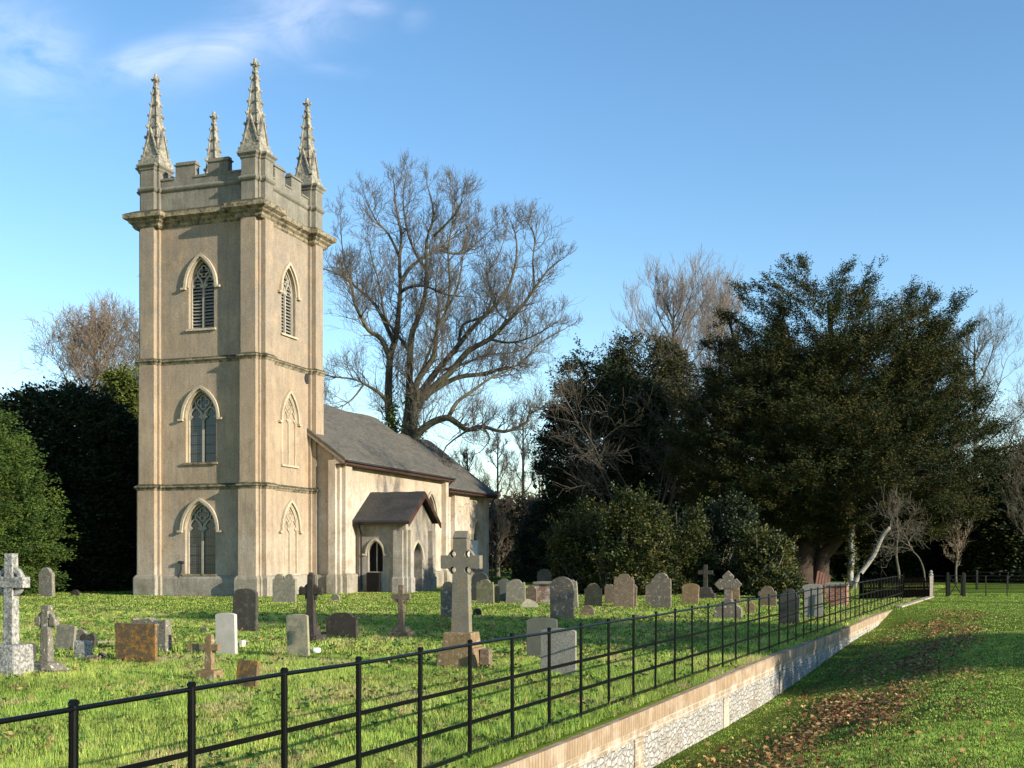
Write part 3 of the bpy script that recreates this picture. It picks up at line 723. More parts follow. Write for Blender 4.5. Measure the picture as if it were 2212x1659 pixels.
def cross_thing(xc_, yt, yb, Y, name, label, mat, parts, rot=ROT, group='stone grave crosses', lean=0, cat='gravestone'):
    X = at(xc_, Y).x; e = empty(name, (X, Y, gfloor(X, Y)), rot); e.rotation_euler = (0, R(lean), rot); tag(e, label, cat, group)
    for pn, mb, bv in parts: mb.build(pn, S[mat] if isinstance(mat, str) else mat, e, bevel=bv)
    return e
MC = lambda u, d, z: Vector((u, -d, z))
def ringpoly(mb, cz, r0, r1, d0, d1, n=40):
    A = [(r0*math.cos(6.2832*i/n), cz+r0*math.sin(6.2832*i/n)) for i in range(n+1)]; B = [(r1*math.cos(6.2832*i/n), cz+r1*math.sin(6.2832*i/n)) for i in range(n+1)]
    mb.band(A, B, d0, d1, MC)
def taper_box(mb, w0, w1, d0, d1, z0, z1, cy=0):
    vs = [(sx_*a/2, cy+sy_*b/2, z) for a, b, z in ((w0, d0, z0), (w1, d1, z1)) for sx_, sy_ in ((-1,-1),(1,-1),(1,1),(-1,1))]
    return mb.add(vs, [(3,2,1,0),(4,5,6,7),(0,1,5,4),(1,2,6,5),(2,3,7,6),(3,0,4,7)])

# big rock-faced granite wheel cross at the left edge (Y 18.9; 1 unit = 7.56 mm)
rk = MB(); taper_box(rk, .20, .165, .17, .14, .50, 1.98); rk.box(-.31, .31, -.085, .085, 1.42, 1.60)
rg = MB(); ringpoly(rg, 1.52, .175, .255, -.05, .05)
bs = MB(); taper_box(bs, .56, .50, .5, .44, -.2, .5)
e = cross_thing(24, 0, 0, 18.9, 'wheel_cross', 'tall rock faced pale granite wheel cross on a square block at the left edge', 'granite', [('cross_shaft', rk, .012), ('cross_ring', rg, .01), ('base_block', bs, .03)])
# lichened small wheel cross on boulder base
rk = MB(); taper_box(rk, .19, .13, .15, .11, .1, 1.10); taper_box(rk, .14, .17, .12, .13, 1.0, 1.12)
rk.box(-.20, -.09, -.065, .065, .78, .93); rk.box(.09, .20, -.065, .065, .78, .93); rk.box(-.1, .1, -.055, .055, .8, .9)
rg = MB(); ringpoly(rg, .87, .105, .165, -.04, .04)
bs = MB(); bs.lump((0, 0, .05), (.40, .26, .16), 3, 9); bs.lump((.12, -.05, .07), (.28, .24, .14), 4, 8)
cross_thing(101, 0, 0, 19.2, 'wheel_cross', 'short lichen blotched wheel cross on a rough boulder, next to the pale granite cross', 'lichen', [('cross_shaft', rk, .015), ('cross_ring', rg, .012), ('boulder_base', bs, 0)])
headstone(118, 157, 1352, 1406, 'flat', 'grey', 'plain grey flat topped slab leaning behind the lichened wheel cross', .07, lean=4)
headstone(137, 150, 1378, 1405, 'flat', 'ochre', 'narrow pale brown marker standing against the leaning grey slab', .06, rot=ROT)
headstone(160, 184, 1361, 1400, 'round', 'lichen', 'little round headed mossy stone behind the heart shaped marker', .08)
headstone(172, 205, 1370, 1404, 'heart', 'dark', 'small dark heart shaped memorial open to the left', .08)
headstone(160, 189, 1386, 1427, 'flat', 'granite', 'low rough granite block standing in front of the heart shaped marker', .14, bev=.02)
headstone(46, 69, 1391, 1432, 'segment', 'slate', 'low dark rounded stone tucked behind the granite cross base', .12)
headstone(283, 358, 1337, 1408, 'step', 'lichen', 'dark speckled thick slab behind the orange lichened slab', .2)
headstone(249, 336, 1348, 1434, 'flat', 'orange', 'square slab covered in orange lichen at the front left', .07, bev=.015)
headstone(84, 113, 1226, 1289, 'shoulder', 'lichen', 'mottled shouldered headstone in front of the left yew', .2, rot=ROT)
headstone(153, 170, 1274, 1287, 'round', 'black', 'tiny round headed stone in deep shade left of the tower', .1)
headstone(503, 552, 1273, 1366, 'segment', 'dark', 'tall dark streaked slab in front of the tower corner', .12)
headstone(466, 508, 1326, 1416, 'cambered', 'white', 'clean white war grave style headstone left of the centre of the lawn', .09, bev=.004)
headstone(589, 637, 1240, 1301, 'double', 'grey', 'pale twin peaked headstone close against the south side of the tower', .14)
headstone(621, 666, 1328, 1419, 'cambered', 'yellowgrey', 'yellow and grey stained upright slab with a white pot beside it', .07)
headstone(704, 769, 1324, 1380, 'dome', 'black', 'low blackened slab with domed top and square ears', .12)
headstone(506, 552, 1428, 1491, 'flat', 'orange', 'small tilted olive brown slab just behind the iron fence', .07, lean=3, tilt=-6)
headstone(715, 733, 1284, 1297, 'round', 'grey', 'tiny round topped stone by the nave corner', .12)
# rugged dark cross with four ball ends
rk = MB(); taper_box(rk, .20, .14, .15, .11, .32, 1.5)
rk.box(-.25, .25, -.055, .055, 1.06, 1.22)
for sg in (-1, 1): rk.lump((sg*.26, 0, 1.14), (.06, .07, .11), sg+3); rk.lump((sg*.1, 0, 1.0), (.07, .05, .07), sg+8)
rk.lump((0, 0, 1.5), (.09, .07, .06), 7)
rg = MB(); ringpoly(rg, 1.14, .12, .18, -.035, .035)
bs = MB(); taper_box(bs, .34, .28, .34, .28, .14, .34); taper_box(bs, .55, .52, .5, .48, -.2, .15)
cross_thing(672, 0, 0, dist(1387), 'grave_cross', 'dark brown ringed cross on stepped base between the yellow grey slab and the domed slab', 'black', [('cross_shaft', rk, .01), ('cross_ring', rg, .006), ('stepped_base', bs, .012)])
rk = MB(); taper_box(rk, .13, .10, .1, .08, .17, .72); rk.box(-.17, .17, -.042, .042, .47, .57)
bs = MB(); taper_box(bs, .36, .32, .28, .25, -.2, .17)
cross_thing(453, 0, 0, dist(1472), 'grave_cross', 'small plain sandstone cross on a block just behind the iron fence', 'ochre', [('cross_shaft', rk, .008), ('base_block', bs, .012)], group='stone grave crosses')
rk = MB(); taper_box(rk, .15, .12, .12, .1, .24, 1.24); rk.box(-.24, .24, -.05, .05, .90, 1.03); rk.box(-.18, -.05, -.04, .04, .82, .9); rk.box(.05, .18, -.04, .04, .82, .9)
bs = MB(); taper_box(bs, .34, .3, .34, .3, .12, .25); taper_box(bs, .52, .5, .48, .46, -.2, .12)
cross_thing(867, 0, 0, dist(1375), 'grave_cross', 'slim dark stone cross on two steps standing alone in front of the porch', 'brown', [('cross_shaft', rk, .008), ('stepped_base', bs, .012)])
# large tapering wheel cross with four round holes
Yc = 19.9; k = Yc/FU
def crosshead():
    mb = MB(); hc = EYE + (1200-1216)*k
    # outline of shaft + arms with quarter-round notches that make the four holes
    hw0, hw1 = .17, .125; zt = EYE + (1200-1166)*k
    wz = lambda z: hw0 + (hw1-hw0)*(z-.6)/(zt-.6)
    mb.extr([(-hw0, .6), (hw0, .6), (wz(hc-.115), hc-.115), (.36, hc-.115), (.36, hc+.115), (wz(hc+.115), hc+.115), (hw1, zt), (-hw1, zt), (-wz(hc+.115), hc+.115), (-.36, hc+.115), (-.36, hc-.115), (-wz(hc-.115), hc-.115)], .075, -.075, MC)
    return mb, hc, zt
rk, hc, zt = crosshead()
cap_ = MB(); taper_box(cap_, .27, .27, .15, .15, zt-.001, zt+.02); cap_.add([(-.135, -.09, zt+.02), (.135, -.09, zt+.02), (.135, .09, zt+.02), (-.135, .09, zt+.02), (-.12, 0, zt+.14), (.12, 0, zt+.14)], [(0,1,5,4), (2,3,4,5), (1,2,5), (3,0,4), (3,2,1,0)])
wh = MB(); wh.extr([(.262*math.cos(6.2832*i/40), hc+.262*math.sin(6.2832*i/40)) for i in range(40)], .05, -.05, MC)
bs1 = MB(); taper_box(bs1, .56, .50, .46, .42, .36, .62)
bs2 = MB(); taper_box(bs2, .74, .66, .62, .56, -.2, .36)
bs3 = MB(); taper_box(bs3, .2, .16, .2, .16, -.2, .34); 
ce = cross_thing(997, 0, 0, Yc, 'wheel_cross', 'tallest grave monument, grey tapering cross with four round holes on an ochre stepped pedestal', 'plum', [('cross_shaft', rk, .008), ('gabled_cap', cap_, .004), ('pierced_wheel', wh, .006)])
for ch in list(ce.children):
    if ch.name.startswith(('cross_shaft', 'pierced_wheel')):
        hb = MB()
        for sxx in (-1, 1):
            for sz in (-1, 1): hb.extr([(sxx*.135+.056*math.cos(6.2832*i/20), hc+sz*.135+.056*math.sin(6.2832*i/20)) for i in range(20)], .3, -.3, MC)
        co_ = hb.build('cutter', None, ce); bpy.context.view_layer.update(); boolean(ch, co_)
bs1.build('pedestal', S['ochre'], ce, bevel=.012); bs2.build('plinth_block', S['ochre'], ce, bevel=.015)
o = bs3.build('corner_stone', S['brown'], ce, (.44, .02, 0), bevel=.01)

headstone(952, 984, 1256, 1334, 'shoulder', 'spotted', 'white blotched headstone half hidden by the tall pierced cross', .12)
headstone(1021, 1039, 1314, 1331, 'round', 'black', 'tiny dark arched stone at the foot of the tall pierced cross', .06)
headstone(1018, 1054, 1235, 1298, 'round', 'slate', 'tall dark rounded stone behind the pale green shouldered one', .12)
headstone(1029, 1066, 1251, 1304, 'ogee', 'green', 'pale green stained headstone with shaped top just right of the pierced cross', .12)
headstone(1060, 1078, 1262, 1302, 'shoulder', 'ochre', 'narrow stone directly behind the pale green stained headstone', .1)
headstone(1074, 1100, 1249, 1299, 'ogee', 'greygreen', 'dark headstone between the green stained and the wide pale grey headstones', .12)
headstone(1093, 1133, 1251, 1303, 'ogee', 'grey', 'wide pale grey headstone with scrolled shoulders, centre of the churchyard', .12)
headstone(1136, 1159, 1264, 1301, 'shoulder', 'brown', 'small pink brown headstone left of the brick chest tomb', .11)
headstone(1126, 1158, 1293, 1312, 'segment', 'yellowgrey', 'toppled headstone leaning low in the grass with a bright edge', .1, lean=22, tilt=-35)
headstone(1159, 1190, 1229, 1284, 'round', 'slate', 'dark round headed stone in shade behind the left brick tomb', .12)
headstone(1223, 1248, 1252, 1312, 'ogee', 'grey', 'grey headstone peeping out right of the big round topped one', .14)
headstone(1188, 1239, 1245, 1337, 'round', 'spotted', 'large round topped speckled headstone leaning left, centre right', .13, lean=-2.5)
headstone(1262, 1299, 1260, 1309, 'shoulder', 'ochre', 'ochre shouldered headstone with one white lichen spot', .13)
headstone(1306, 1328, 1262, 1303, 'ogee', 'brown', 'small brown headstone left of the tall brown round shouldered one', .1)
headstone(1255, 1283, 1306, 1330, 'gothic', 'brown', 'tiny pointed arch stone low in the grass', .09)
headstone(1139, 1203, 1335, 1420, 'cambered', 'greygreen', 'dark green grey slab half behind the speckled granite one', .08, lean=-1)
headstone(1167, 1243, 1359, 1462, 'cambered', 'smoothgranite', 'broad speckled grey granite slab right behind the iron fence', .08)
headstone(1360, 1374, 1262, 1309, 'shoulder', 'brown', 'slim stone sticking out right behind the tall brown headstone', .1)
headstone(1326, 1368, 1239, 1311, 'ogee', 'brown', 'tall brown headstone with rounded head and small shoulders', .14)
headstone(1394, 1412, 1261, 1305, 'ogee', 'spotted', 'white spotted edge of a headstone left of the tall blotched headstone', .1)
headstone(1407, 1449, 1237, 1312, 'shoulder', 'spotted', 'tall dark headstone with big white lichen blotches on its face', .14)
headstone(1472, 1508, 1260, 1303, 'segment', 'ochre', 'squat headstone grey above and rusty below, next to the dark cross', .13)
headstone(1570, 1598, 1255, 1302, 'flat', 'ochre', 'russet flat topped stone behind the pointed lichened cross', .1)
headstone(1609, 1630, 1297, 1327, 'gothic', 'ochre', 'little crumbling stone right of the pointed lichened cross', .1, lean=5)
headstone(1638, 1677, 1266, 1308, 'shoulder', 'brown', 'brown headstone seen through the fence in front of the bushes', .13)
headstone(1681, 1725, 1272, 1349, 'shoulder', 'slate', 'dark slate headstone seen through the fence bars', .12)
headstone(1737, 1779, 1262, 1336, 'cambered', 'smoothgranite', 'pale grey headstone seen through the fence bars left of the red brick tomb', .13)
# dark cross far back
rk = MB(); taper_box(rk, .20, .16, .15, .12, .45, 1.52); rk.box(-.34, .34, -.06, .06, 1.08, 1.26)
bs = MB(); taper_box(bs, .7, .45, .5, .35, .2, .5); taper_box(bs, 1.0, .9, .7, .65, -.2, .22)
cross_thing(1524, 0, 0, dist(1292), 'grave_cross', 'dark shaded latin cross on a wide stepped base against the bushes', 'black', [('cross_shaft', rk, .008), ('stepped_base', bs, .02)])
# lichened pointed cross
Yp = dist(1337); kp = Yp/FU; hz = (1337-1262)*kp
def pt_arm(ang, L=.37):
    c, s = math.cos(ang), math.sin(ang); P = [(-.11, .05), (-.17, .22), (-.17, .26), (0, .42), (.17, .26), (.17, .22), (.11, .05)]
    return [(c*b - s*a, hz + s*b + c*a) for a, b in P]
rk = MB()
for i, q in enumerate((0, 90, 180)): rk.extr(pt_arm(R(q)), .075 + .002*i, -.075, MC)
rk.extr([(-.12, hz-.5), (.12, hz-.5), (.12, hz+.12), (-.12, hz+.12)], .07, -.07, MC)
rk.extr([(-.12, hz-.12), (.12, hz-.12), (.12, hz+.12), (-.12, hz+.12)], .083, -.072, MC)
bs = MB(); bs.extr([(-.43, -.2), (.43, -.2), (.42, .3), (.25, .48), (.13, .55), (.12, .62), (-.12, .62), (-.13, .55), (-.25, .48), (-.42, .3)], .13, -.13, MC)
cross_thing(1573, 0, 0, Yp, 'grave_cross', 'lichened cross with pointed arrow shaped arms rising from a shouldered base', 'spotted', [('cross_head', rk, .01), ('shouldered_base', bs, .015)])

# chest tombs
def brickmat(name, c1, c2, mortar, bw=.22, rh=.075, uv='Object', white=0, vert=False):
    t = NT(name, .92, .1); cc = t.n('ShaderNodeTexCoord'); mp = t.n('ShaderNodeMapping'); t.l(cc.outputs['UV'], mp.inputs[0])
    b = t.n('ShaderNodeTexBrick'); b.inputs['Scale'].default_value = 1; b.inputs['Brick Width'].default_value = bw; b.inputs['Row Height'].default_value = rh; b.inputs['Mortar Size'].default_value = .008
    b.inputs['Color1'].default_value = (*c1, 1); b.inputs['Color2'].default_value = (*c2, 1); b.inputs['Mortar'].default_value = (*mortar, 1); b.inputs['Bias'].default_value = .0
    t.l(mp.outputs[0], b.inputs['Vector']); co = t.coord(rnd=False)
    c = t.mix(t.noise(co, 9, 7, .7), b.outputs[0], tuple(x*.55 for x in c1), k=.5)
    c = t.mix(t.noise(co, 2.2, 8, .75, .46, .58), c, (.62, .57, .48), k=white)
    t.color(c); t.bump(b.outputs['Fac'], .008, -.7); return t.m
def uv_faces(o):
    me = o.data; uv = me.uv_layers.new(name='UVMap')
    for p in me.polygons:
        n = p.normal; h = Vector((-n.y, n.x, 0)); h = h.normalized() if h.length > .3 else Vector((1, 0, 0))
        v_ = Vector((0, 0, 1)) if h.length and abs(n.z) < .8 else Vector((0, 1, 0))
        for li in p.loop_indices:
            c_ = me.vertices[me.loops[li].vertex_index].co; uv.data[li].uv = (c_.dot(h), c_.dot(v_))
M_RB = brickmat('red_tomb_brick', (.26, .075, .04), (.18, .06, .04), (.32, .28, .22), white=.2)
M_RB2 = brickmat('weathered_tomb_brick', (.24, .11, .07), (.17, .09, .06), (.32, .30, .25), white=.6)
def chest(xl, xr, yt, yb, mat, label, depth=1.7, ledger='grey'):
    Y = dist(yb); xm = (xl+xr)/2; w_ = (xr-xl)*Y/FU; h = (yb-yt)*Y/FU; X = at(xm, Y).x
    e = empty('chest_tomb', (X, Y, gfloor(X, Y)), ROT); tag(e, label, 'tomb', 'brick chest tombs')
    b = MB().box(-w_/2, w_/2, -.1, depth-.1, -.2, h-.1).build('brick_side', mat, e); uv_faces(b)
    MB().box(-w_/2-.07, w_/2+.07, -.17, depth-.03, h-.1, h).build('ledger_slab', S[ledger], e, bevel=.015)
chest(1156, 1193, 1257, 1301, M_RB2, 'weathered brick chest tomb with stone slab, left one, behind the big round topped headstone', 1.2)
chest(1786, 1828, 1261, 1308, M_RB, 'red brick chest tomb seen through the fence under the yew', 1.9)

# kerb stones and small markers in the left plot
def block(xl, xr, yt, yb, mat, label, depth=.15, name='kerb_stone', rot=ROT, group='low kerb stones round old graves', lean=0):
    return headstone(xl, xr, yt, yb, 'flat', mat, label, depth, rot=rot, name=name, cat='kerb stone', group=group, lean=lean, bev=.015)
block(404, 428, 1394, 1412, 'ochre', 'short brown kerb block left of the small sandstone cross', .2)
block(430, 446, 1398, 1412, 'brown', 'short dark kerb block directly behind the small sandstone cross', .2)
block(515, 523, 1385, 1400, 'white', 'small pale kerb block right behind the white headstone, nearer one', .15)
block(524, 531, 1385, 1398, 'grey', 'small pale kerb block right of the white headstone, farther one', .12)
block(184, 208, 1419, 1431, 'brown', 'broken kerb piece lying in front of the granite block', .2, lean=6)
block(208, 222, 1414, 1426, 'slate', 'dark tilted kerb fragment right of the granite block', .12, lean=25)
block(430, 447, 1357, 1366, 'grey', 'lone small stone lump in the shaded grass', .1)
block(688, 709, 1366, 1377, 'ochre', 'pale block beside the dark ringed cross base', .3)
mb = MB(); Yk = dist(1428)
p0, p1 = at(342, Yk), at(432, Yk+.5); mb.tube([p0+Vector((0,0,.02)), (p0+p1)/2+Vector((0,0,.03)), p1+Vector((0,0,.02))], .035, 6)
tag(mb.build('kerb_rail', S['grey']), 'long low kerb running right from the orange slab', 'kerb stone')
mb = MB(); p0, p1 = at(210, 25.4), at(250, 25.8); mb.tube([p0+Vector((0,0,.03)), p1+Vector((0,0,.03))], .04, 6)
tag(mb.build('kerb_rail', S['grey']), 'thin low kerb running left from behind the orange slab', 'kerb stone')
# white flower pot lying
p = at(683, dist(1412)); mb = MB(); mb.lathe([(.05, 0), (.085, .03), (.10, .07), (.085, .10), (.06, .115), (.03, .12)], 12)
po = mb.build('flower_pot', M_WHITE, None, p, smooth=True); tag(po, 'small round white pot in the grass by the yellow grey slab', 'flower pot')
# dark yew bush clumps beside graves come with the plants

# ------------------------------------------------------------------ ha-ha wall
M_COP = brickmat('orange_coping_brick', (.36, .265, .17), (.27, .185, .11), (.17, .125, .08), .078, .40, white=.2)
M_WB = brickmat('orange_wall_brick', (.32, .245, .16), (.23, .175, .11), (.40, .36, .29), .22, .075, white=.45)
t = NT('limewashed_rubble', .95, .1); cc = t.n('ShaderNodeTexCoord'); co = t.coord((1, 1, 1), False)
dn = t.n('ShaderNodeTexNoise'); dn.inputs['Scale'].default_value = 2.2; dn.inputs['Detail'].default_value = 3; t.l(cc.outputs['UV'], dn.inputs['Vector'])
vm = t.n('ShaderNodeVectorMath', operation='MULTIPLY_ADD'); vm.inputs[1].default_value = (.12, .10, 0); t.l(dn.outputs['Color'], vm.inputs[0]); t.l(cc.outputs['UV'], vm.inputs[2])
mp = t.n('ShaderNodeMapping'); mp.inputs['Scale'].default_value = (7.5, 13, 0); t.l(vm.outputs[0], mp.inputs[0])
v = t.n('ShaderNodeTexVoronoi'); v.feature = 'DISTANCE_TO_EDGE'; v.inputs['Scale'].default_value = 1; v.inputs['Randomness'].default_value = .75; t.l(mp.outputs[0], v.inputs['Vector'])
v2 = t.n('ShaderNodeTexVoronoi'); v2.inputs['Scale'].default_value = 1; v2.inputs['Randomness'].default_value = .75; t.l(mp.outputs[0], v2.inputs['Vector'])
r = t.n('ShaderNodeMapRange'); r.inputs[1].default_value = .0; r.inputs[2].default_value = .16; t.l(v.outputs['Distance'], r.inputs[0])
bw = t.n('ShaderNodeSeparateColor'); t.l(v2.outputs['Color'], bw.inputs[0])
c = t.mix(bw.outputs[0], (.46, .445, .41), (.26, .25, .22)); c = t.mix(t.noise(co, 5, 8, .8, .42, .62), c, (.54, .52, .48), k=.55)
c = t.mix(r.outputs[0], (.35, .33, .29), c)
c = t.mix(t.noise(co, .9, 7, .7, .52, .66), c, (.22, .18, .12), k=.65); c = t.mix(t.noise(co, 14, 6, .8, .52, .62), c, (.12, .11, .09), k=.5)
t.color(c); t.bump(r.outputs[0], .03, .9); M_RUB = t.m
HA = empty('retaining_wall', line(DW, 0), 0); HA.rotation_euler = (0, 0, -LA)      # local y along the wall, local x to the right
tag(HA, 'long low retaining wall of orange brick and limewashed rubble below the iron fence', 'wall')
T0, T1 = 3.0, 45.5
def wall_strip(name, mat, x0, x1, z0, z1, jit=0, t0=T0, t1=T1, bend=None):
    mb = MB(); n = int((t1-t0)/.5); vs = []; fs = []; rr = random.Random(len(name))
    for i in range(n+1):
        y = t0 + (t1-t0)*i/n; b_ = -.0022*max(0, y-30)**2*.6; lift = .02*math.sin(y*.37)
        j = rr.uniform(-jit, jit)
        for x, z in ((x0, z0), (x1+j, z0), (x1+j, z1), (x0, z1)): vs.append((x+b_*0, y, z+lift))
    for i in range(n):
        a, b = 4*i, 4*i+4; fs += [(a, a+1, b+1, b)[::-1], (a+1, a+2, b+2, b+1)[::-1], (a+2, a+3, b+3, b+2)[::-1], (a+3, a, b, b+3)[::-1]]
    fs += [(0,1,2,3), (4*n, 4*n+3, 4*n+2, 4*n+1)]
    mb.add(vs, fs); o = mb.build(name, mat, HA); uv_faces(o); return o
o = wall_strip('coping', M_COP, -.12, .03, -.20, .0)
o = wall_strip('brick_band', M_WB, -.11, .012, -.33, -.2003)
o = wall_strip('rubble_face', M_RUB, -.10, .018, -1.1, -.3303, .006)
pm_ = MB(); tt_ = 4.5
M_QU = stone('plain_dressed_quoin', (.50, .44, .33), (.40, .34, .24), None, speck=.25, sp_scale=30, rnd=False)
while tt_ < 44:
    q = MB().box(-.1, .034, tt_, tt_+.36, -1.1, -.331).build('brick_pier', M_WB, HA); uv_faces(q); tt_ += 4.6
# end return at the far end
er = MB(); a = line(DW-.1, 45.4); bpt = at(2012, 54); dv = (bpt - a); L = dv.length; e = empty('return_wall', a, math.atan2(dv.y, dv.x))
tag(e, 'short pale return of the retaining wall ending at the white post', 'wall')
q = MB().box(0, L, -.10, .10, -.6, .0).build('brick_face', M_WB, e); uv_faces(q)
uv_faces(MB().box(-.02, L+.02, -.12, .12, .003, .06).build('coping', M_WB, e))

# ------------------------------------------------------------------ iron estate fence
def post_mesh(h, wd=.058, th=.016):
    mb = MB(); mb.box(-th/2, th/2, -wd/2, wd/2, -.25, h-.01); n = 10
    pr = [(wd*.55*math.cos(R(180*i/n)), h-.012+wd*.5*math.sin(R(180*i/n))) for i in range(n+1)]
    mb.add([(sx_*th*.8, y, z) for sx_ in (-1, 1) for y, z in pr], [tuple(range(n+1)), tuple(range(n+1, 2*n+2))[::-1]] + [(i, n+1+i, n+2+i, i+1) for i in range(n)] + [(0, n, 2*n+1, n+1)])
    mb.tube([(0, 0, -.25), (0, 0, h-.02)], .0165, 8)
    return mb
FH = 1.15
FE = empty('estate_fence', line(DF, 0), 0); FE.rotation_euler = (0, 0, -LA)
tag(FE, 'black iron estate fence with round top rail along the retaining wall', 'fence')
pmesh = post_mesh(FH).mesh('post', M_IRON, bevel=0)
Z0 = 6.31; t_of = lambda Zc: (Zc - DF*math.sin(LA)) / math.cos(LA)
tp = [t_of(6.31) - 2*.99, t_of(6.31) - .99] + [t_of(6.31) + .985*i for i in range(52)]
tp = [x for x in tp if x < 51.5]
for i, y in enumerate(tp):
    P = line(DF, y); zb = gfloor(P.x, P.y)
    o = link('post', pmesh, FE, (0, y, zb*0)); o.rotation_euler = (random.gauss(0, .006), random.gauss(0, .006), 0)
def rail(par, z, r_, flat=False, t0=tp[0]-1, t1=tp[-1]):
    mb = MB()
    if flat: mb.box(-.005, .005, t0, t1, z-.018, z+.018)
    else:
        n = 40; pts = [(.004*math.sin(i*1.3), t0+(t1-t0)*i/n, z + .007*math.sin(i*2.1)) for i in range(n+1)]; mb.tube(pts, r_, 8)
    return mb.build('rail', M_IRON, par, smooth=not flat)
rail(FE, FH-.035, .0155); rail(FE, .72, 0, True); rail(FE, .39, 0, True); rail(FE, .10, 0, True)

# far fence with gate, across the end of the lawn
YF = 54.5
def far_fence(xs, y0, label, h=1.0, step=1.45, name='estate_fence'):
    a, b = at(xs[0], y0), at(xs[1], y0 + (xs[1]-xs[0])*0.0035); d_ = b-a; L = d_.length
    e = empty(name, a, math.atan2(d_.y, d_.x)); tag(e, label, 'fence')
    x = 0; k_ = 0
    pm2 = MB().box(-.02, .02, -.02, .02, -.2, h+.02).mesh('post', M_IRON); pm3 = MB().box(-.05, .05, -.05, .05, -.2, h+.12).mesh('post', M_IRON)
    while x < L:
        link('post', pm3 if k_ % 6 == 0 else pm2, e, (x, 0, 0)); x += step; k_ += 1
    for i in range(5): 
        z = h - i*h*.2; MB().tube([(0, 0, z), (L, 0, z)], .017 if i == 0 else .012, 6).build('rail', M_IRON, e)
    return e
far_fence((2014, 2046), 55, 'short black iron fence between the picket fence and the gate', .98, .7)
far_fence((2083, 2270), 55, 'black iron fence running right from the gate', .98, 1.1)
far_fence((2110, 2300), 66, 'second more distant iron fence behind the gate', 1.0, 1.9)
a, b = at(2048, 55), at(2080, 55); e = empty('field_gate', a, math.atan2((b-a).y, (b-a).x)); tag(e, 'black iron gate with crossed braces beyond the end of the wall', 'gate')
Lg = (b-a).length
for x in (-.02, Lg+.02): MB().box(x-.055, x+.055, -.055, .055, -.2, 1.15).build('gate_post', M_IRON, e)
for x in (.08, Lg-.08): MB().box(x-.02, x+.02, -.02, .02, .05, 1.02).build('stile', M_IRON, e)
for i in range(6): MB().box(.06, Lg-.06, -.012, .012, .08+i*.18, .105+i*.18).build('gate_bar', M_IRON, e)
MB().tube([(.08, .03, .06), (Lg-.08, .03, 1.0)], .016, 6).build('brace', M_IRON, e); MB().tube([(.08, -.03, 1.0), (Lg-.08, -.03, .06)], .016, 6).build('brace', M_IRON, e)
# dark wooden picket fence
M_PK = plain('dark_picket_wood', (.004, .0038, .0035), 1, 0, .4, 20); M_PW = plain('pale_weathered_post', (.34, .30, .24), .8, .2, .35, 12)
a, b = at(1864, 51.5), at(2008, 53.5); e = empty('picket_fence', a, math.atan2((b-a).y, (b-a).x)); tag(e, 'dark wooden picket fence at the far corner of the churchyard', 'fence')
Lp = (b-a).length; n = 44
pkm = MB().add([(-.028, -.01, 0), (.028, -.01, 0), (.028, .01, 0), (-.028, .01, 0), (-.028, -.01, .86), (.028, -.01, .86), (.028, .01, .86), (-.028, .01, .86), (0, 0, .92)], [(3,2,1,0),(0,1,5,4),(1,2,6,5),(2,3,7,6),(3,0,4,7),(4,5,8),(5,6,8),(6,7,8),(7,4,8)]).mesh('picket', M_PK)
rr = random.Random(2)
for i in range(n):
    link('picket', pkm, e, (Lp*i/n+.03, -.03, .03+rr.uniform(-.015, .015)))
for z in (.2, .48, .74): MB().box(0, Lp, 0, .04, z-.04, z+.04).build('fence_rail', M_PK, e)
MB().box(0, Lp, .045, .055, .05, .40).build('lower_panel', M_PK, e)
for x in (.0, .28, .62): 
    MB().box(Lp*x-.05, Lp*x+.05, .06, .16, -.1, 1.02).lathe([(.03, 1.0), (.06, 1.06), (.07, 1.12), (.03, 1.18)], 8, (Lp*x, .11, 0)).build('fence_post', M_PK, e)
p = at(2011, 53.5); mb = MB(); mb.box(-.08, .08, -.08, .08, -.2, 1.02); mb.lathe([(.06, 1.02), (.1, 1.06), (.1, 1.1), (.05, 1.14), (.09, 1.2), (.03, 1.27)], 8)
tag(mb.build('gate_post', M_PW, None, p), 'pale weathered post with knob finial at the end of the picket fence', 'post')
# leaning reddish slats by the yew
M_TT = plain('terracotta_slats', (.30, .14, .10), .8, .2, .4, 8)
p = at(1772, 52); e = empty('slatted_panel', p, ROT); e.rotation_euler = (R(-12), R(8), ROT); tag(e, 'leaning reddish slatted panel propped against the yew trunk', 'panel')
for i in range(5): MB().box(-.31+i*.13, -.22+i*.13, -.03, .03, 0, 1.25-.03*i).build('slat', M_TT, e)
MB().box(-.33, .33, .035, .06, .3, .36).build('batten', M_TT, e)

exec_plants = True
# ------------------------------------------------------------------ plants
M_BARK = stone('grey_green_bark', (.12, .108, .075), (.075, .07, .048), (.12, .13, .06), .4, .35, 12, 1.2, .03, rnd=False)
M_BARKP = stone('pale_bark', (.36, .34, .29), (.24, .225, .19), (.2, .22, .12), .3, .3, 12, 1.5, .02, rnd=False)
M_BARKR = stone('reddish_yew_bark', (.075, .048, .034), (.045, .032, .024), None, .3, .4, 10, 1.2, .04, rnd=False)
M_TWIG = plain('twig_bark', (.135, .118, .092), .9, .1, .3, 3)
M_TWIGR = plain('russet_twigs', (.26, .205, .155), .9, .1, .3, 3)
M_TWIGP = plain('pale_twigs', (.235, .20, .17), .9, .1, .3, 3)
M_LEAF = leafmat('needle_foliage', .12, .75, .15); M_LEAFG = leafmat('glossy_foliage', .15, .5, .25); M_BLADE = leafmat('grass_blades', .42, .6, .25); M_DEAD = leafmat('fallen_leaf', .2, .8, .15)

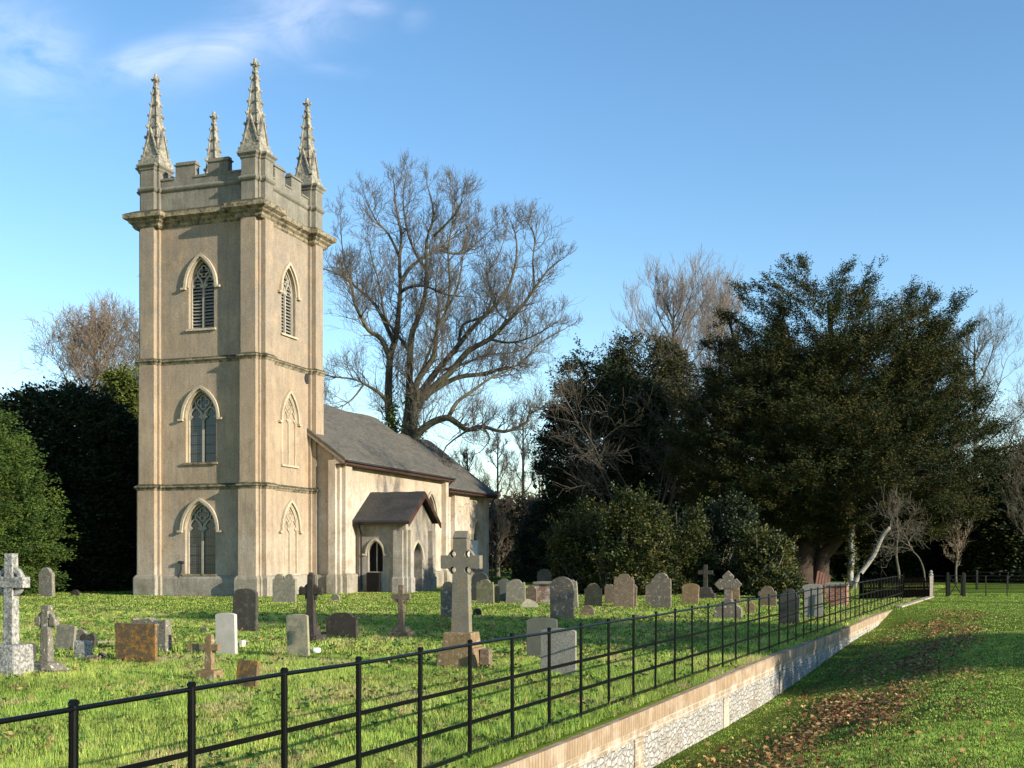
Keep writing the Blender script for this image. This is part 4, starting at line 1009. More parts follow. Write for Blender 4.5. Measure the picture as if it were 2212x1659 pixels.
def seg_mesh(name, P0, P1, r0, r1, mat, sides=3):
    """all thin branches of one tree: one open frustum per segment, vectorised"""
    P0 = np.asarray(P0, float); P1 = np.asarray(P1, float); r0 = np.asarray(r0)[:, None]; r1 = np.asarray(r1)[:, None]
    d = P1 - P0; d /= np.linalg.norm(d, axis=1)[:, None] + 1e-9
    ref = np.where(np.abs(d[:, 2:3]) > .9, np.array([[1., 0, 0]]), np.array([[0., 0, 1]]))
    a = np.cross(d, ref); a /= np.linalg.norm(a, axis=1)[:, None]; b = np.cross(d, a)
    n = len(P0); V = np.zeros((n, 2*sides, 3))
    for i in range(sides):
        q = 2*math.pi*i/sides; o = a*math.cos(q) + b*math.sin(q); V[:, i] = P0 + o*r0; V[:, sides+i] = P1 + o*r1
    me = bpy.data.meshes.new(name); me.vertices.add(n*2*sides); me.vertices.foreach_set('co', V.astype(np.float32).ravel())
    idx = []
    base = (np.arange(n)*2*sides)[:, None]
    for i in range(sides):
        j = (i+1) % sides; idx.append(base + np.array([[i, j, sides+j, sides+i]]))
    F = np.stack(idx, 1).reshape(-1).astype(np.int32)
    me.loops.add(len(F)); me.loops.foreach_set('vertex_index', F); m_ = len(F)//4
    me.polygons.add(m_); me.polygons.foreach_set('loop_start', np.arange(0, len(F), 4, dtype=np.int32))
    me.update(calc_edges=True); me.materials.append(mat); me.polygons.foreach_set('use_smooth', [True]*m_)
    return me
class Twigs:
    def __init__(s, seed): s.a = []; s.b = []; s.r0 = []; s.r1 = []; s.r = random.Random(seed)
    def grow(s, p, d, L, r, lvl, up=.25, kids=2, spread=.75, ratio=.6, ns=4, wob=.22, rmin=.006):
        rr = s.r; p = Vector(p); d = Vector(d).normalized(); st = L/ns
        for i in range(ns):
            d = (d + Vector((rr.gauss(0, wob), rr.gauss(0, wob), rr.gauss(0, wob) + up*.3))).normalized()
            q = p + d*st; ra = r*(1-.8*i/ns); rb = r*(1-.8*(i+1)/ns)
            s.a.append(p[:]); s.b.append(q[:]); s.r0.append(max(ra, rmin)); s.r1.append(max(rb, rmin)); p = q
            if lvl > 0 and (i > 0 or lvl < 2):
                for k_ in range(kids):
                    if rr.random() < .85:
                        o = Vector((rr.gauss(0, 1), rr.gauss(0, 1), rr.gauss(0, 1))); o = (o - d*o.dot(d)).normalized()
                        nd = d*(1-.35*spread) + o*spread*rr.uniform(.6, 1.2) + Vector((0, 0, up*rr.uniform(.2, 1)))
                        s.grow(p, nd, L*ratio*rr.uniform(.7, 1.25), rb*.62, lvl-1, up, kids, spread, ratio, ns, wob, rmin)
    def mesh(s, name, mat): return seg_mesh(name, s.a, s.b, s.r0, s.r1, mat)
def sprays(C, D, L, ntw, nlf, ll, lw, rg, spread=.7, droop=0., flat=.5, colors=((.03, .045, .012),), cvar=.35, jitter=.35):
    N = len(C); L = np.broadcast_to(L, (N,))
    d = D[:, None, :] + rg.normal(0, spread, (N, ntw, 3)) * np.array([1, 1, flat]); d[..., 2] -= droop
    d /= np.linalg.norm(d, axis=-1, keepdims=True) + 1e-9
    tpos = (np.arange(nlf)+.5)/nlf; P = C[:, None, None, :] + d[:, :, None, :] * (tpos[None, None, :, None] * L[:, None, None, None])
    P = P + rg.normal(0, jitter, P.shape)*ll
    side = np.cross(d, np.array([0, 0, 1.])); side /= np.linalg.norm(side, axis=-1, keepdims=True) + 1e-9
    sg = np.where(np.arange(nlf) % 2 == 0, 1, -1)[None, None, :, None]
    ld = d[:, :, None, :]*.7 + side[:, :, None, :]*sg*.7 + rg.normal(0, .35, P.shape); ld /= np.linalg.norm(ld, axis=-1, keepdims=True)
    pr = np.cross(ld, rg.normal(0, 1, P.shape)); pr /= np.linalg.norm(pr, axis=-1, keepdims=True) + 1e-9
    s_ = ll * rg.uniform(.6, 1.3, P.shape[:-1])[..., None]
    V = np.stack([P, P + ld*s_*.45 + pr*lw*.5, P + ld*s_, P + ld*s_*.45 - pr*lw*.5], axis=-2).reshape(-1, 3)
    cols = np.array(colors); ci = rg.integers(0, len(cols), N); cc = cols[ci] * rg.uniform(1-cvar, 1+cvar, (N, 1))
    cc = np.repeat(cc, ntw*nlf, axis=0) * rg.uniform(.7, 1.3, (N*ntw*nlf, 1))
    return V, cc
def tube_part(name, limbs, mat, par, n=8):
    mb = MB()
    for pts, r0, r1 in limbs:
        k_ = len(pts); mb.tube(pts, [r0 + (r1-r0)*(i/(k_-1))**.8 for i in range(k_)], n)
    return mb.build(name, mat, par, smooth=True)
def smooth_pts(P, sub=3):
    out_ = []; n = len(P)
    for i in range(n-1):
        a, b, c, d = P[max(i-1, 0)], P[i], P[i+1], P[min(i+2, n-1)]
        for j in range(sub):
            t_ = j/sub; out_.append(.5*((2*b) + (c-a)*t_ + (2*a-5*b+4*c-d)*t_*t_ + (3*b-a-3*c+d)*t_**3))
    return out_ + [P[-1]]

# ---- big bare tree behind the nave: limbs follow the photographed branching, each at its own depth
BT = empty('bare_lime_tree', (at(890, 82).x, 82, 0)); tag(BT, 'huge bare winter tree with several trunks rising behind the nave roof', 'tree', 'bare winter trees')
BT.name = 'bare_tree'
def T_(c): return 662.4 + c[0]*.39925*.975 + 6, 950 + (316.8 + c[1]*.39925 - 950)*(.945 if c[1] < 1586 else 1)
limbs_px = [
 # (points in crop px, r0, r1, depth at base, depth at tip)
 ([(465,2000),(465,1700),(465,1560),(440,1400),(440,1250),(450,1100),(480,1000),(495,850),(505,730),(500,560),(510,420),(480,250),(470,120)], .62, .05, 0, 1),
 ([(540,2000),(535,1700),(530,1560),(550,1400),(555,1250),(565,1000),(600,900),(640,770),(650,620),(650,450),(690,300),(660,150)], .60, .05, 0, -2),
 ([(570,2000),(570,1700),(575,1560),(590,1350),(600,1250),(680,1130),(700,1050),(710,950),(760,850),(820,720),(850,560)], .58, .05, 0, -4),
 ([(590,1380),(610,1330),(700,1200),(800,1080),(900,950),(1000,850),(1090,740),(1140,600),(1150,450),(1120,340)], .46, .04, 0, 3),
 ([(600,1400),(640,1330),(780,1200),(880,1080),(1000,1010),(1080,930),(1180,820),(1250,720),(1320,620),(1390,560)], .46, .04, 0, -3),
 ([(640,1350),(680,1310),(820,1230),(960,1210),(1060,1180),(1130,1170),(1200,1120),(1280,1030),(1420,950)], .36, .04, 0, 2),
 ([(575,1640),(590,1570),(660,1500),(760,1460),(830,1500),(880,1530),(960,1510),(1080,1540),(1200,1490),(1220,1440),(1300,1400)], .50, .05, -1, -4),
 ([(770,1460),(820,1370),(900,1310),(1010,1230),(1100,1190),(1180,1130)], .26, .04, -2, 1),
 ([(445,1120),(400,1010),(330,960),(290,890),(250,800),(230,690),(170,640),(60,600)], .32, .04, 0, -4),
 ([(470,1030),(420,920),(370,820),(290,740),(240,690),(190,550),(170,300)], .26, .03, 0, 3),
 ([(455,1400),(400,1330),(330,1280),(250,1240),(110,1220),(0,1180)], .26, .03, 0, -2),
 ([(505,740),(560,710),(640,705),(720,740),(780,760),(900,770)], .22, .03, 0, -3),
 ([(510,680),(560,600),(640,540),(720,480),(840,400),(920,330)], .26, .03, 0, 3),
 ([(720,500),(800,520),(870,510),(950,440),(1040,350)], .18, .03, 2, 4),
 ([(500,540),(440,410),(370,330),(310,200)], .17, .03, 0, -3),
 ([(650,620),(590,520),(540,380),(520,200),(540,60)], .19, .03, 0, 2),
 ([(690,420),(760,350),(830,260),(850,180)], .15, .03, -2, -4),
 ([(1000,1010),(1100,1030),(1200,1010),(1300,960),(1390,900)], .15, .03, -1, -4),
 ([(760,850),(780,700),(770,500),(800,300),(780,150)], .17, .03, -2, 0),
 ([(830,1050),(850,930),(960,880),(1010,780),(990,640),(1050,530),(1080,440)], .18, .03, 1, 5),
 ([(1250,720),(1240,560),(1250,420),(1200,330)], .13, .03, -2, 0),
 ([(1180,820),(1100,900),(1020,800),(1030,640)], .12, .03, -2, 2),
 ([(565,1100),(500,1000),(420,880),(390,700),(350,560),(330,460)], .2, .03, 0, -3),
 ([(600,1250),(640,1150),(700,980),(720,860),(700,700),(720,560)], .2, .03, 0, 3),
 ([(700,1200),(860,1150),(980,1100),(1100,1090),(1220,1060)], .18, .03, 1, 4),
 ([(300,1270),(240,1350),(160,1400),(60,1380)], .13, .02, -1, -2),
 ([(960,1510),(1000,1580),(960,1640)], .14, .03, -2, -2), ([(880,1530),(760,1620),(740,1700)], .12, .03, -2, -2)]
limbs = []; tw = Twigs(3)
for pts, r0, r1, d0, d1 in limbs_px:
    n = len(pts); P = []
    for i, c_ in enumerate(pts):
        x, y = T_(c_); f = i/(n-1); Yd = 82 + d0 + (d1-d0)*f
        v_ = at(x, Yd, y); 
        if v_.z < -.3: v_.z = -.3
        P.append(v_ - Vector(BT.location))
    P = smooth_pts(P, 3); limbs.append((P, r0*.68, r1*.85))
    m_ = len(P)
    for i in range(4, m_):
        f = i/(m_-1); rad = r0 + (r1-r0)*f**.8
        if (P[i].z + 0) < 9 and f < .5: continue
        for k_ in range(3 if .3 < f < .75 else 2):
            if tw.r.random() < .8:
                t_ = (P[i] - P[i-1]).normalized(); o_ = Vector((tw.r.gauss(0, 1), tw.r.gauss(0, 1), tw.r.gauss(0, .8))); o_ = (o_ - t_*o_.dot(t_)).normalized()
                dd = t_*.55 + o_*.8 + Vector((0, 0, .3)); L = (.9 + 1.9*(1-f)*tw.r.uniform(.6, 1.2))
                tw.grow(P[i], dd, L, min(.05, rad*.5), 2, .35, 2, .8, .6, 4, .22, .0085)
    tw.grow(P[-1], P[-1]-P[-2], 1.1, .035, 2, .3, 2, .6, .6, 4, .2, .0085)
tube_part('trunk', limbs[:3], M_BARK, BT, 10); tube_part('limbs', limbs[3:], M_BARK, BT, 8)
link('twigs', tw.mesh('twigs', M_TWIG), BT)
iv = rng.normal(0, 1, (260, 3)) * np.array([.35, .35, 2.0]) + np.array([(at(850, 82).x - BT.location.x), -.5, 9.2])
iv2 = rng.normal(0, 1, (200, 3)) * np.array([.3, .3, 1.6]) + np.array([(at(893, 82).x - BT.location.x), -.5, 9])
V_, c_ = sprays(np.vstack([iv, iv2]), rng.normal(0, 1, (460, 3)), .3, 3, 4, .16, .12, rng, colors=((.06, .1, .02), (.04, .07, .015)))
link('ivy', np_mesh('ivy', V_, 4, M_LEAFG, c_), BT)

# ---- generic bare tree
def bare_tree(xu, Y, ytop, hw_u, label, seed, mat_t=M_BARK, mat_w=M_TWIG, lvl=4, fork=.25, up=.35, rmin=.009, name='bare_tree', lean=0, kids=2, spread=.75, ntr=7, r0=None, z0=0, cat='tree', group='bare winter trees'):
    H = EYE + (1200-ytop)/FU*Y; p = at(xu, Y); e = empty(name, p); tag(e, label, cat, group)
    r0 = r0 or H*.02; hw_ = hw_u/FU*Y; rr = random.Random(seed)
    tr = [Vector((0, 0, -.3)), Vector((rr.uniform(-.1, .1), 0, H*.12)), Vector((lean*.3, rr.uniform(-.2, .2), H*.3)), Vector((lean*.6, rr.uniform(-.3, .3), H*.55)), Vector((lean, 0, H*.8)), Vector((lean*1.2, 0, H*.93))]
    tube_part('trunk', [(smooth_pts(tr, 3), r0, .03)], mat_t, e, 8); tw = Twigs(seed)
    lb = []
    for k_ in range(ntr*2):
        f = fork + (.9-fork)*(k_/(ntr*2-1)); q = 2.4*k_ + rr.uniform(-.4, .4); j = f*5; i = min(int(j), 4); b0 = tr[i].lerp(tr[i+1], j-i)
        shape_ = math.sin(math.pi*min(1, (f-fork)/(1-fork)*.75+.22)); L = hw_*shape_*rr.uniform(.75, 1.1)
        ddir = Vector((math.cos(q), math.sin(q), up*1.6+.5*f)).normalized()
        P = [b0]; d_ = ddir.copy()
        for s_ in range(4):
            d_ = (d_ + Vector((rr.gauss(0, .15), rr.gauss(0, .15), .12))).normalized(); P.append(P[-1] + d_*L/4)
        lb.append((P, r0*.33*(1-f*.5), .02))
        for s_ in range(1, 5):
            for _ in range(kids):
                o_ = Vector((rr.gauss(0, 1), rr.gauss(0, 1), rr.gauss(0, 1))); tw.grow(P[s_], d_*.7 + o_.normalized()*.7 + Vector((0, 0, up)), L*.42, .03, max(lvl-2, 1), up, 2, spread, .6, 4, .2, rmin)
    tube_part('branch', lb, mat_t, e, 5)
    link('twigs', tw.mesh('twigs', mat_w), e)
    return e
bare_tree(205, 92, 685, 178, 'wide pale brown bare tree left of the tower', 21, mat_w=M_TWIGR, lvl=4, fork=.13, up=.26, ntr=24, rmin=.012, kids=3, spread=.85)
bare_tree(330, 78, 520, 90, 'taller dark bare tree whose branch tips show left of the tower top', 5, lvl=4, ntr=7)
bare_tree(1455, 96, 600, 165, 'slender bare tree with upswept pale branches between the conifer and the big yew', 31, mat_w=M_TWIGP, lvl=4, up=.5, spread=.55, ntr=11, fork=.3, kids=3)
bare_tree(1555, 100, 605, 140, 'second slender bare tree rising behind the left side of the big yew', 37, mat_w=M_TWIGP, lvl=4, up=.5, spread=.55, ntr=10, fork=.3, kids=3)
bare_tree(2105, 94, 690, 150, 'bare tree spreading behind the right flank of the big yew', 41, lvl=4, ntr=9, mat_w=M_TWIG)
bare_tree(1935, 102, 620, 110, 'bare tree whose top peeps over the crown of the big yew', 43, lvl=4, ntr=8, fork=.4)
bare_tree(2240, 75, 860, 110, 'bare tree at the right edge of the view', 47, lvl=4, ntr=8)
bare_tree(2066, 80, 1090, 55, 'small young park tree with russet twigs beyond the gate', 51, mat_w=M_TWIGR, mat_t=M_BARK, lvl=3, ntr=7, fork=.28, r0=.12, rmin=.008)
for i, (x, Y, yt, hw_, lb_, m_) in enumerate([(1010, 98, 960, 60, 'brown twiggy tree seen just over the chancel roof', M_TWIG), (1075, 104, 930, 70, 'russet twiggy tree right of the chancel, nearer the church', M_TWIGR), (1130, 110, 880, 60, 'tall russet twiggy tree beside the dark conifer', M_TWIGR), (1165, 100, 990, 50, 'low brown bare tree at the foot of the dark conifer', M_TWIG), (1390, 92, 780, 70, 'grey bare tree tangled above the shrubs right of the conifer', M_TWIGP)]):
    bare_tree(x, Y, yt, hw_, lb_, 60+i, mat_w=m_, lvl=4, ntr=8, fork=.15)
# leafless scrub with pale arching branches in front of the conifer
def scrub(xu, Y, yt, hw_u, label, seed, mat=M_TWIGP, n=26):
    H = EYE + (1200-yt)/FU*Y; e = empty('bare_shrub', at(xu, Y)); tag(e, label, 'shrub', 'bare shrubs'); tw = Twigs(seed); rr = tw.r; hw_ = hw_u/FU*Y; lb = []
    for k_ in range(n):
        q = rr.uniform(0, 6.28); sp = rr.random()**.6; P = [Vector((rr.uniform(-.5, .5), rr.uniform(-.5, .5), -.1))]
        d_ = Vector((math.cos(q)*sp*hw_/H*1.2, math.sin(q)*sp*hw_/H, 1)).normalized(); L = H*rr.uniform(.7, 1.05)
        for s_ in range(6):
            d_ = (d_ + Vector((rr.gauss(0, .1)+math.cos(q)*.06, rr.gauss(0, .1)+math.sin(q)*.06, -.03))).normalized(); P.append(P[-1]+d_*L/6)
            if s_ > 1:
                for _ in range(2): tw.grow(P[-1], d_+Vector((rr.gauss(0, .7), rr.gauss(0, .7), rr.gauss(0, .4))), L*.2, .02, 2, .1, 2, .8, .6, 4, .2, .007)
        lb.append((P, .07, .015))
    tube_part('stems', lb, mat, e, 5); link('twigs', tw.mesh('twigs', mat), e)
scrub(1400, 80, 770, 170, 'tangle of pale arching branches over the shrubs between the conifer and the yew', 70, M_TWIG, 15)
scrub(1310, 92, 960, 110, 'thin leafless shrub in front of the dark conifer', 71, M_TWIG, 8)

# ---- evergreen crowns from a width table (rows y, xl, xr)
def evergreen(name, xu, Y, table, label, n, colors, seed, cat='tree', group='evergreens', trunk=None, ll=.20, lw=.075, ntw=6, nlf=7, L=.9, shell=.55, droop=.15, flat=.45, hole=.1, mat=None, dfac=.85, tips=0, up=.15, hs=.45, depthmax=None, bark=None, twig=True, lumpy=.16, freq=1., hfreq=1.1, hz=1.5, jitter=.35, spread=.55, boughs=0, pad=7):
    rg = np.random.default_rng(seed); k_ = Y/FU; p = at(xu, Y); e = empty(name, p); tag(e, label, cat, group)
    T_a = np.array(table, float); zz = EYE + (1200 - T_a[:, 0])*k_; xl = (T_a[:, 1]-xu)*k_; xr = (T_a[:, 2]-xu)*k_
    o = np.argsort(zz); zz, xl, xr = zz[o], xl[o], xr[o]
    wz = np.maximum(xr-xl, .05); 
    zs = np.linspace(zz[0], zz[-1], 400); ww = np.interp(zs, zz, wz)**1.6; z = rg.choice(zs, n*3, p=ww/ww.sum()) + rg.uniform(-.1, .1, n*3)
    ph = rg.uniform(0, 2*math.pi, n*3); rho = 1 - (1-shell)*0 - rg.random(n*3)**1.7*shell*1.0; rho = np.clip(rho + rg.normal(0, .05, n*3), .05, 1.1)
    L_, R__ = np.interp(z, zz, xl), np.interp(z, zz, xr); c = (L_+R__)/2; hw_ = (R__-L_)/2; dp = hw_*dfac
    if depthmax: dp = np.minimum(dp, depthmax)
    x = c + hw_*rho*np.cos(ph); y = dp*rho*np.sin(ph)
    r3 = np.random.default_rng(seed+2); lum = np.zeros(len(x)); amp = 0
    for f0, a0 in ((.35, 1.), (.8, .8), (1.7, .6)):
        for _ in range(3):
            f = r3.normal(0, 1, 3)*f0*freq; lum += a0*np.sin(x*f[0]+y*f[1]+z*f[2]*1.4+r3.uniform(0, 6.28))
    lum = 1 + lumpy*lum/3.2
    x = c + (x-c)*lum; y = y*lum
    nz_ = np.zeros(len(x)); r2 = np.random.default_rng(seed+1)
    for _ in range(9):
        f = r2.normal(0, 1, 3)*np.array([1, 1, hz])*hfreq; nz_ += np.sin(x*f[0]+y*f[1]+z*f[2]+r2.uniform(0, 6.28))
    keep = nz_/9 > (hole*2-1)*.35 - .0
    C = np.stack([x, y, z], 1)[keep][:n]; D = np.stack([np.cos(ph)*hw_, np.sin(ph)*dp, hs*(z-zz[0])/(zz[-1]-zz[0])*hw_ + up*hw_], 1)[keep][:n]
    D /= np.linalg.norm(D, axis=1)[:, None] + 1e-9
    if boughs:
        Cb = []; Db = []; rb = random.Random(seed); lb = []
        for k2 in range(boughs):
            zi = rg.choice(zs, p=ww/ww.sum()); fz = (zi-zz[0])/(zz[-1]-zz[0]); q = rb.uniform(0, 6.283); rho_ = rb.uniform(.72, 1.03)
            l_, r_ = np.interp(zi, zz, xl), np.interp(zi, zz, xr); c_0 = (l_+r_)/2; h_ = (r_-l_)/2; d_p = h_*dfac if not depthmax else min(h_*dfac, depthmax)
            end = Vector((c_0 + h_*rho_*math.cos(q), d_p*rho_*math.sin(q), zi))
            s0 = Vector((c_0*.3*fz, 0, max(1.0, zz[0]*.6 + (zi-zz[0])*.62)))
            mid = s0.lerp(end, .55) + Vector((rb.gauss(0, .3), rb.gauss(0, .3), -.05*(end-s0).length))
            P = smooth_pts([s0, mid, end], 7); Lb = (end-s0).length; lb.append((P, .05+.012*Lb, .02))
            npad = max(4, int(Lb*pad)); tan = (end-mid).normalized()
            sd = Vector((-tan.y, tan.x, 0)); sd = sd.normalized() if sd.length > .05 else Vector((1, 0, 0))
            wp = .28 + .11*Lb
            for _ in range(npad):
                f = 1 - rb.random()**1.5*.72; pt = P[min(int(f*14), 13)].lerp(P[min(int(f*14)+1, 14)], (f*14) % 1)
                wv = wp*(1.25-f)*1.3
                o2 = sd*rb.gauss(0, wv) + Vector((0, 0, rb.gauss(0, .16) - .05*wv)); Cb.append((pt+o2)[:]); dd = tan*1.0 + sd*(o2.dot(sd)*.8) + Vector((0, 0, rb.uniform(-.1, .3))); Db.append(dd.normalized()[:])
        C = np.vstack([C, np.array(Cb)]); D = np.vstack([D, np.array(Db)])
        tube_part('boughs', lb, bark or M_BARKR, e, 5)
    # lumpy silhouette
    lump_ = 1 + .0*C[:, :1]
    sz = np.full(len(C), L) * rg.uniform(.6, 1.35, len(C))
    V_, cc = sprays(C, D, sz, ntw, nlf, ll, lw, rg, spread, droop, flat, colors, .3, jitter)
    if tips:   # shoots that break the outline
        i_ = rg.integers(0, len(C), tips); sel = np.abs(np.linalg.norm((C[i_]-[np.mean(C[:,0]), 0, 0])*[1, 1, .0], axis=1)) > 0
        Ct = C[i_][sel]; Dt = D[i_][sel] + np.array([0, 0, .45]); Dt /= np.linalg.norm(Dt, axis=1)[:, None]
        v2, c2 = sprays(Ct + Dt*.3, Dt, L*1.5, 4, int(nlf*1.6), ll*.9, lw, rg, .16, 0, flat, colors, .3, .3); V_ = np.vstack([V_, v2]); cc = np.vstack([cc, c2])
    link('foliage', np_mesh('foliage', V_, 4, mat or M_LEAF, cc), e)
    if trunk:
        tube_part('trunk', trunk, bark or M_BARKR, e, 10)
    if twig:
        i_ = rg.integers(0, len(C), min(len(C), 700)); A = C[i_]; B0 = A - D[i_]*np.minimum(2.5, np.abs(A[:, :1])*.7+.5) - np.array([0, 0, .5])
        link('branches', seg_mesh('branches', B0, A, np.full(len(A), .055), np.full(len(A), .015), bark or M_BARK), e)
    return e
YG = ((.024, .032, .009), (.046, .048, .012), (.014, .022, .008), (.054, .047, .013), (.018, .030, .010))
# great yew
YY = 75; kY = YY/FU; yx = 1742
tl = lambda pts: [Vector(((x-yx)*kY, d_, EYE+(1200-y)*kY)) for x, y, d_ in pts]
ytr = [(tl([(1735, 1300, 0), (1732, 1250, 0), (1735, 1200, 0), (1750, 1150, 0), (1780, 1000, .3), (1800, 800, 0), (1790, 650, 0)]), 1.15, .12),
       (tl([(1765, 1300, -.2), (1768, 1250, -.3), (1775, 1200, -.3), (1810, 1160, -.6), (1870, 1110, -1.5), (1960, 1040, -2.5), (2050, 950, -3)]), .75, .08),
       (tl([(1720, 1290, .2), (1715, 1200, 0), (1690, 1150, -.5), (1620, 1100, -1.5), (1540, 1040, -2.5), (1470, 1000, -3)]), .8, .07),
       (tl([(1735, 1200, 0), (1700, 1050, 1), (1640, 900, 1.5), (1600, 760, 1), (1580, 680, 1)]), .5, .06),
       (tl([(1750, 1180, 0), (1860, 1000, -2.5), (1930, 860, -3), (1990, 720, -2)]), .5, .06),
       (tl([(1745, 1180, 0), (1740, 1050, -3), (1720, 950, -4.5)]), .4, .06),
       (tl([(1700, 1170, 0), (1600, 1010, -1), (1530, 920, -1.5), (1500, 880, -2)]), .35, .05),
       (tl([(1775, 1000, .3), (1850, 850, 1), (1900, 700, 1)]), .35, .05)]
yew = evergreen('yew_tree', yx, YY, [(628, 1725, 1785), (655, 1670, 1850), (685, 1630, 1950), (715, 1600, 2010), (750, 1575, 2050), (800, 1545, 2060), (850, 1520, 2070), (900, 1490, 2090), (950, 1470, 2115), (1000, 1455, 2115), (1060, 1480, 2110), (1120, 1560, 2080), (1165, 1650, 2020)],
    'enormous dark spreading yew tree dominating the right half', 2600, YG, 101, trunk=ytr, ll=.17, lw=.058, ntw=5, nlf=17, L=1.15, shell=.95, droop=.04, flat=.35, hole=.55, tips=0, dfac=.9, hs=.5, lumpy=.1, hfreq=.9, hz=2.2, jitter=.5, spread=.40, boughs=200, pad=4.4, twig=False)
# the ragged top and side shoots
def shoots(par, pts, Y, seed, cols, n_each=26, L=1.0):
    rg = np.random.default_rng(seed); C = []; D = []; k_ = Y/FU
    base = par.location
    for (x0, y0, x1, y1) in pts:
        for j in range(n_each):
            f = rg.random(); x = x0+(x1-x0)*f; y = y0+(y1-y0)*f
            C.append([(x-1106)*k_ - base.x + rg.normal(0, .22), rg.normal(0, .6), EYE+(1200-y)*k_ + rg.normal(0, .18)]); D.append([(x1-x0), rg.normal(0, 20), -(y1-y0)*.7+6])
    C = np.array(C); D = np.array(D, float); D /= np.linalg.norm(D, axis=1)[:, None]
    v_, c_ = sprays(C, D, L*.8, 5, 14, .14, .06, rg, .35, .03, .5, cols, .3)
    link('outer_shoots', np_mesh('outer_shoots', v_, 4, M_LEAF, c_), par)
shoots(yew, [(1750, 640, 1690, 575), (1750, 640, 1735, 570), (1780, 640, 1830, 575), (1850, 650, 1885, 590), (1640, 680, 1600, 625), (1620, 700, 1560, 680), (1600, 760, 1530, 745), (1580, 810, 1510, 800), (2000, 680, 2010, 640), (2040, 700, 2080, 640), (2050, 760, 2100, 700), (2080, 860, 2120, 850), (2100, 930, 2160, 925), (2090, 980, 2150, 975), (1690, 640, 1655, 610), (1960, 660, 1975, 630), (1530, 900, 1470, 870), (1500, 960, 1440, 940), (1500, 1010, 1450, 1010)], YY, 9, YG)
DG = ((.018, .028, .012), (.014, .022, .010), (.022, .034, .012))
# dark conifer left of the shrubs
evergreen('conifer_tree', 1275, 86, [(762, 1250, 1285), (800, 1222, 1330), (850, 1215, 1420), (900, 1195, 1440), (960, 1190, 1430), (1030, 1188, 1420), (1100, 1180, 1420), (1180, 1170, 1420), (1257, 1150, 1420)],
    'dark dense conifer right of the bare tree', 3000, DG, 111, ll=.26, lw=.11, L=.95, shell=.5, droop=.3, hole=.2, group='evergreens', trunk=[([Vector((0, 0, -.2)), Vector((0, 0, 6)), Vector((0, 0, 12))], .4, .1)], bark=M_BARK, tips=60)
evergreen('conifer_tree', 1390, 90, [(735, 1350, 1420), (770, 1320, 1460), (840, 1310, 1480), (950, 1320, 1500), (1100, 1320, 1500), (1254, 1320, 1520)],
    'olive brown cypress like tree behind the pale arching branches', 2000, ((.05, .048, .016), (.035, .038, .014)), 113, ll=.26, lw=.10, L=.9, shell=.5, hole=.3, trunk=[([Vector((0, 0, -.2)), Vector((0, 0, 6)), Vector((0, 0, 12))], .4, .1)], bark=M_BARK, tips=80)
HG = ((.036, .050, .012), (.070, .074, .017), (.022, .035, .009), (.09, .086, .022))
sh = [(1275, 60, [(1085, 1255, 1300), (1120, 1228, 1335), (1170, 1200, 1360), (1230, 1190, 1375), (1284, 1190, 1375)], 'bright olive laurel shrub behind the central headstones', 901, 0),
      (1365, 57, [(1070, 1345, 1385), (1110, 1325, 1410), (1160, 1310, 1432), (1220, 1305, 1440), (1286, 1310, 1440)], 'tall glossy laurel, second shrub from the chancel', 906, 0),
      (1462, 59, [(1095, 1435, 1490), (1135, 1405, 1515), (1190, 1390, 1530), (1240, 1390, 1530), (1285, 1390, 1530)], 'glossy holly shrub left of the dark latin cross', 902, 0),
      (1560, 61, [(1080, 1530, 1590), (1120, 1500, 1625), (1170, 1480, 1655), (1230, 1475, 1660), (1283, 1480, 1660)], 'dark laurel shrub behind the dark latin cross', 903, 1),
      (1650, 57, [(1150, 1640, 1662), (1185, 1612, 1690), (1230, 1600, 1698), (1286, 1600, 1692)], 'bushy holly shrub directly left of the yew trunk', 904, 0),
      (1150, 96, [(1090, 1150, 1180), (1130, 1135, 1215), (1200, 1120, 1225), (1251, 1118, 1225)], 'low dark evergreen shrub beside the chancel end', 905, 1)]
for x, Y, tb, lb_, sd, dk in sh:
    evergreen('evergreen_shrub', x, Y, tb, lb_, 420, (HG if not dk else DG+HG[2:3]), sd, cat='shrub', group='evergreen shrubs', ll=.15, lw=.09, ntw=5, nlf=8, L=.55, shell=.8, droop=0, flat=.8, hole=.3, mat=M_LEAFG, dfac=.75, up=.5, lumpy=.28, freq=2.2, boughs=46, pad=9, spread=.6, trunk=[([Vector((0, 0, -.2)), Vector((.1, -.5, 1.2)), Vector((.5, -1.2, 2.6))], .05, .02), ([Vector((.1, 0, -.2)), Vector((-.4, -.5, 1.4)), Vector((-.6, -1.1, 3))], .045, .015)], bark=M_BARK, tips=20)
evergreen('evergreen_shrub', 1700, 52.5, [(1240, 1665, 1700), (1262, 1640, 1720), (1292, 1640, 1730)], 'low bramble like bush in front of the yew trunk', 220, HG, 905, cat='shrub', group='evergreen shrubs', ll=.14, lw=.09, ntw=5, nlf=6, L=.4, shell=.8, flat=.8, mat=M_LEAFG, dfac=.5, up=.4, trunk=[([Vector((0, 0, -.2)), Vector((.1, 0, .5))], .03, .01)], bark=M_BARKP)
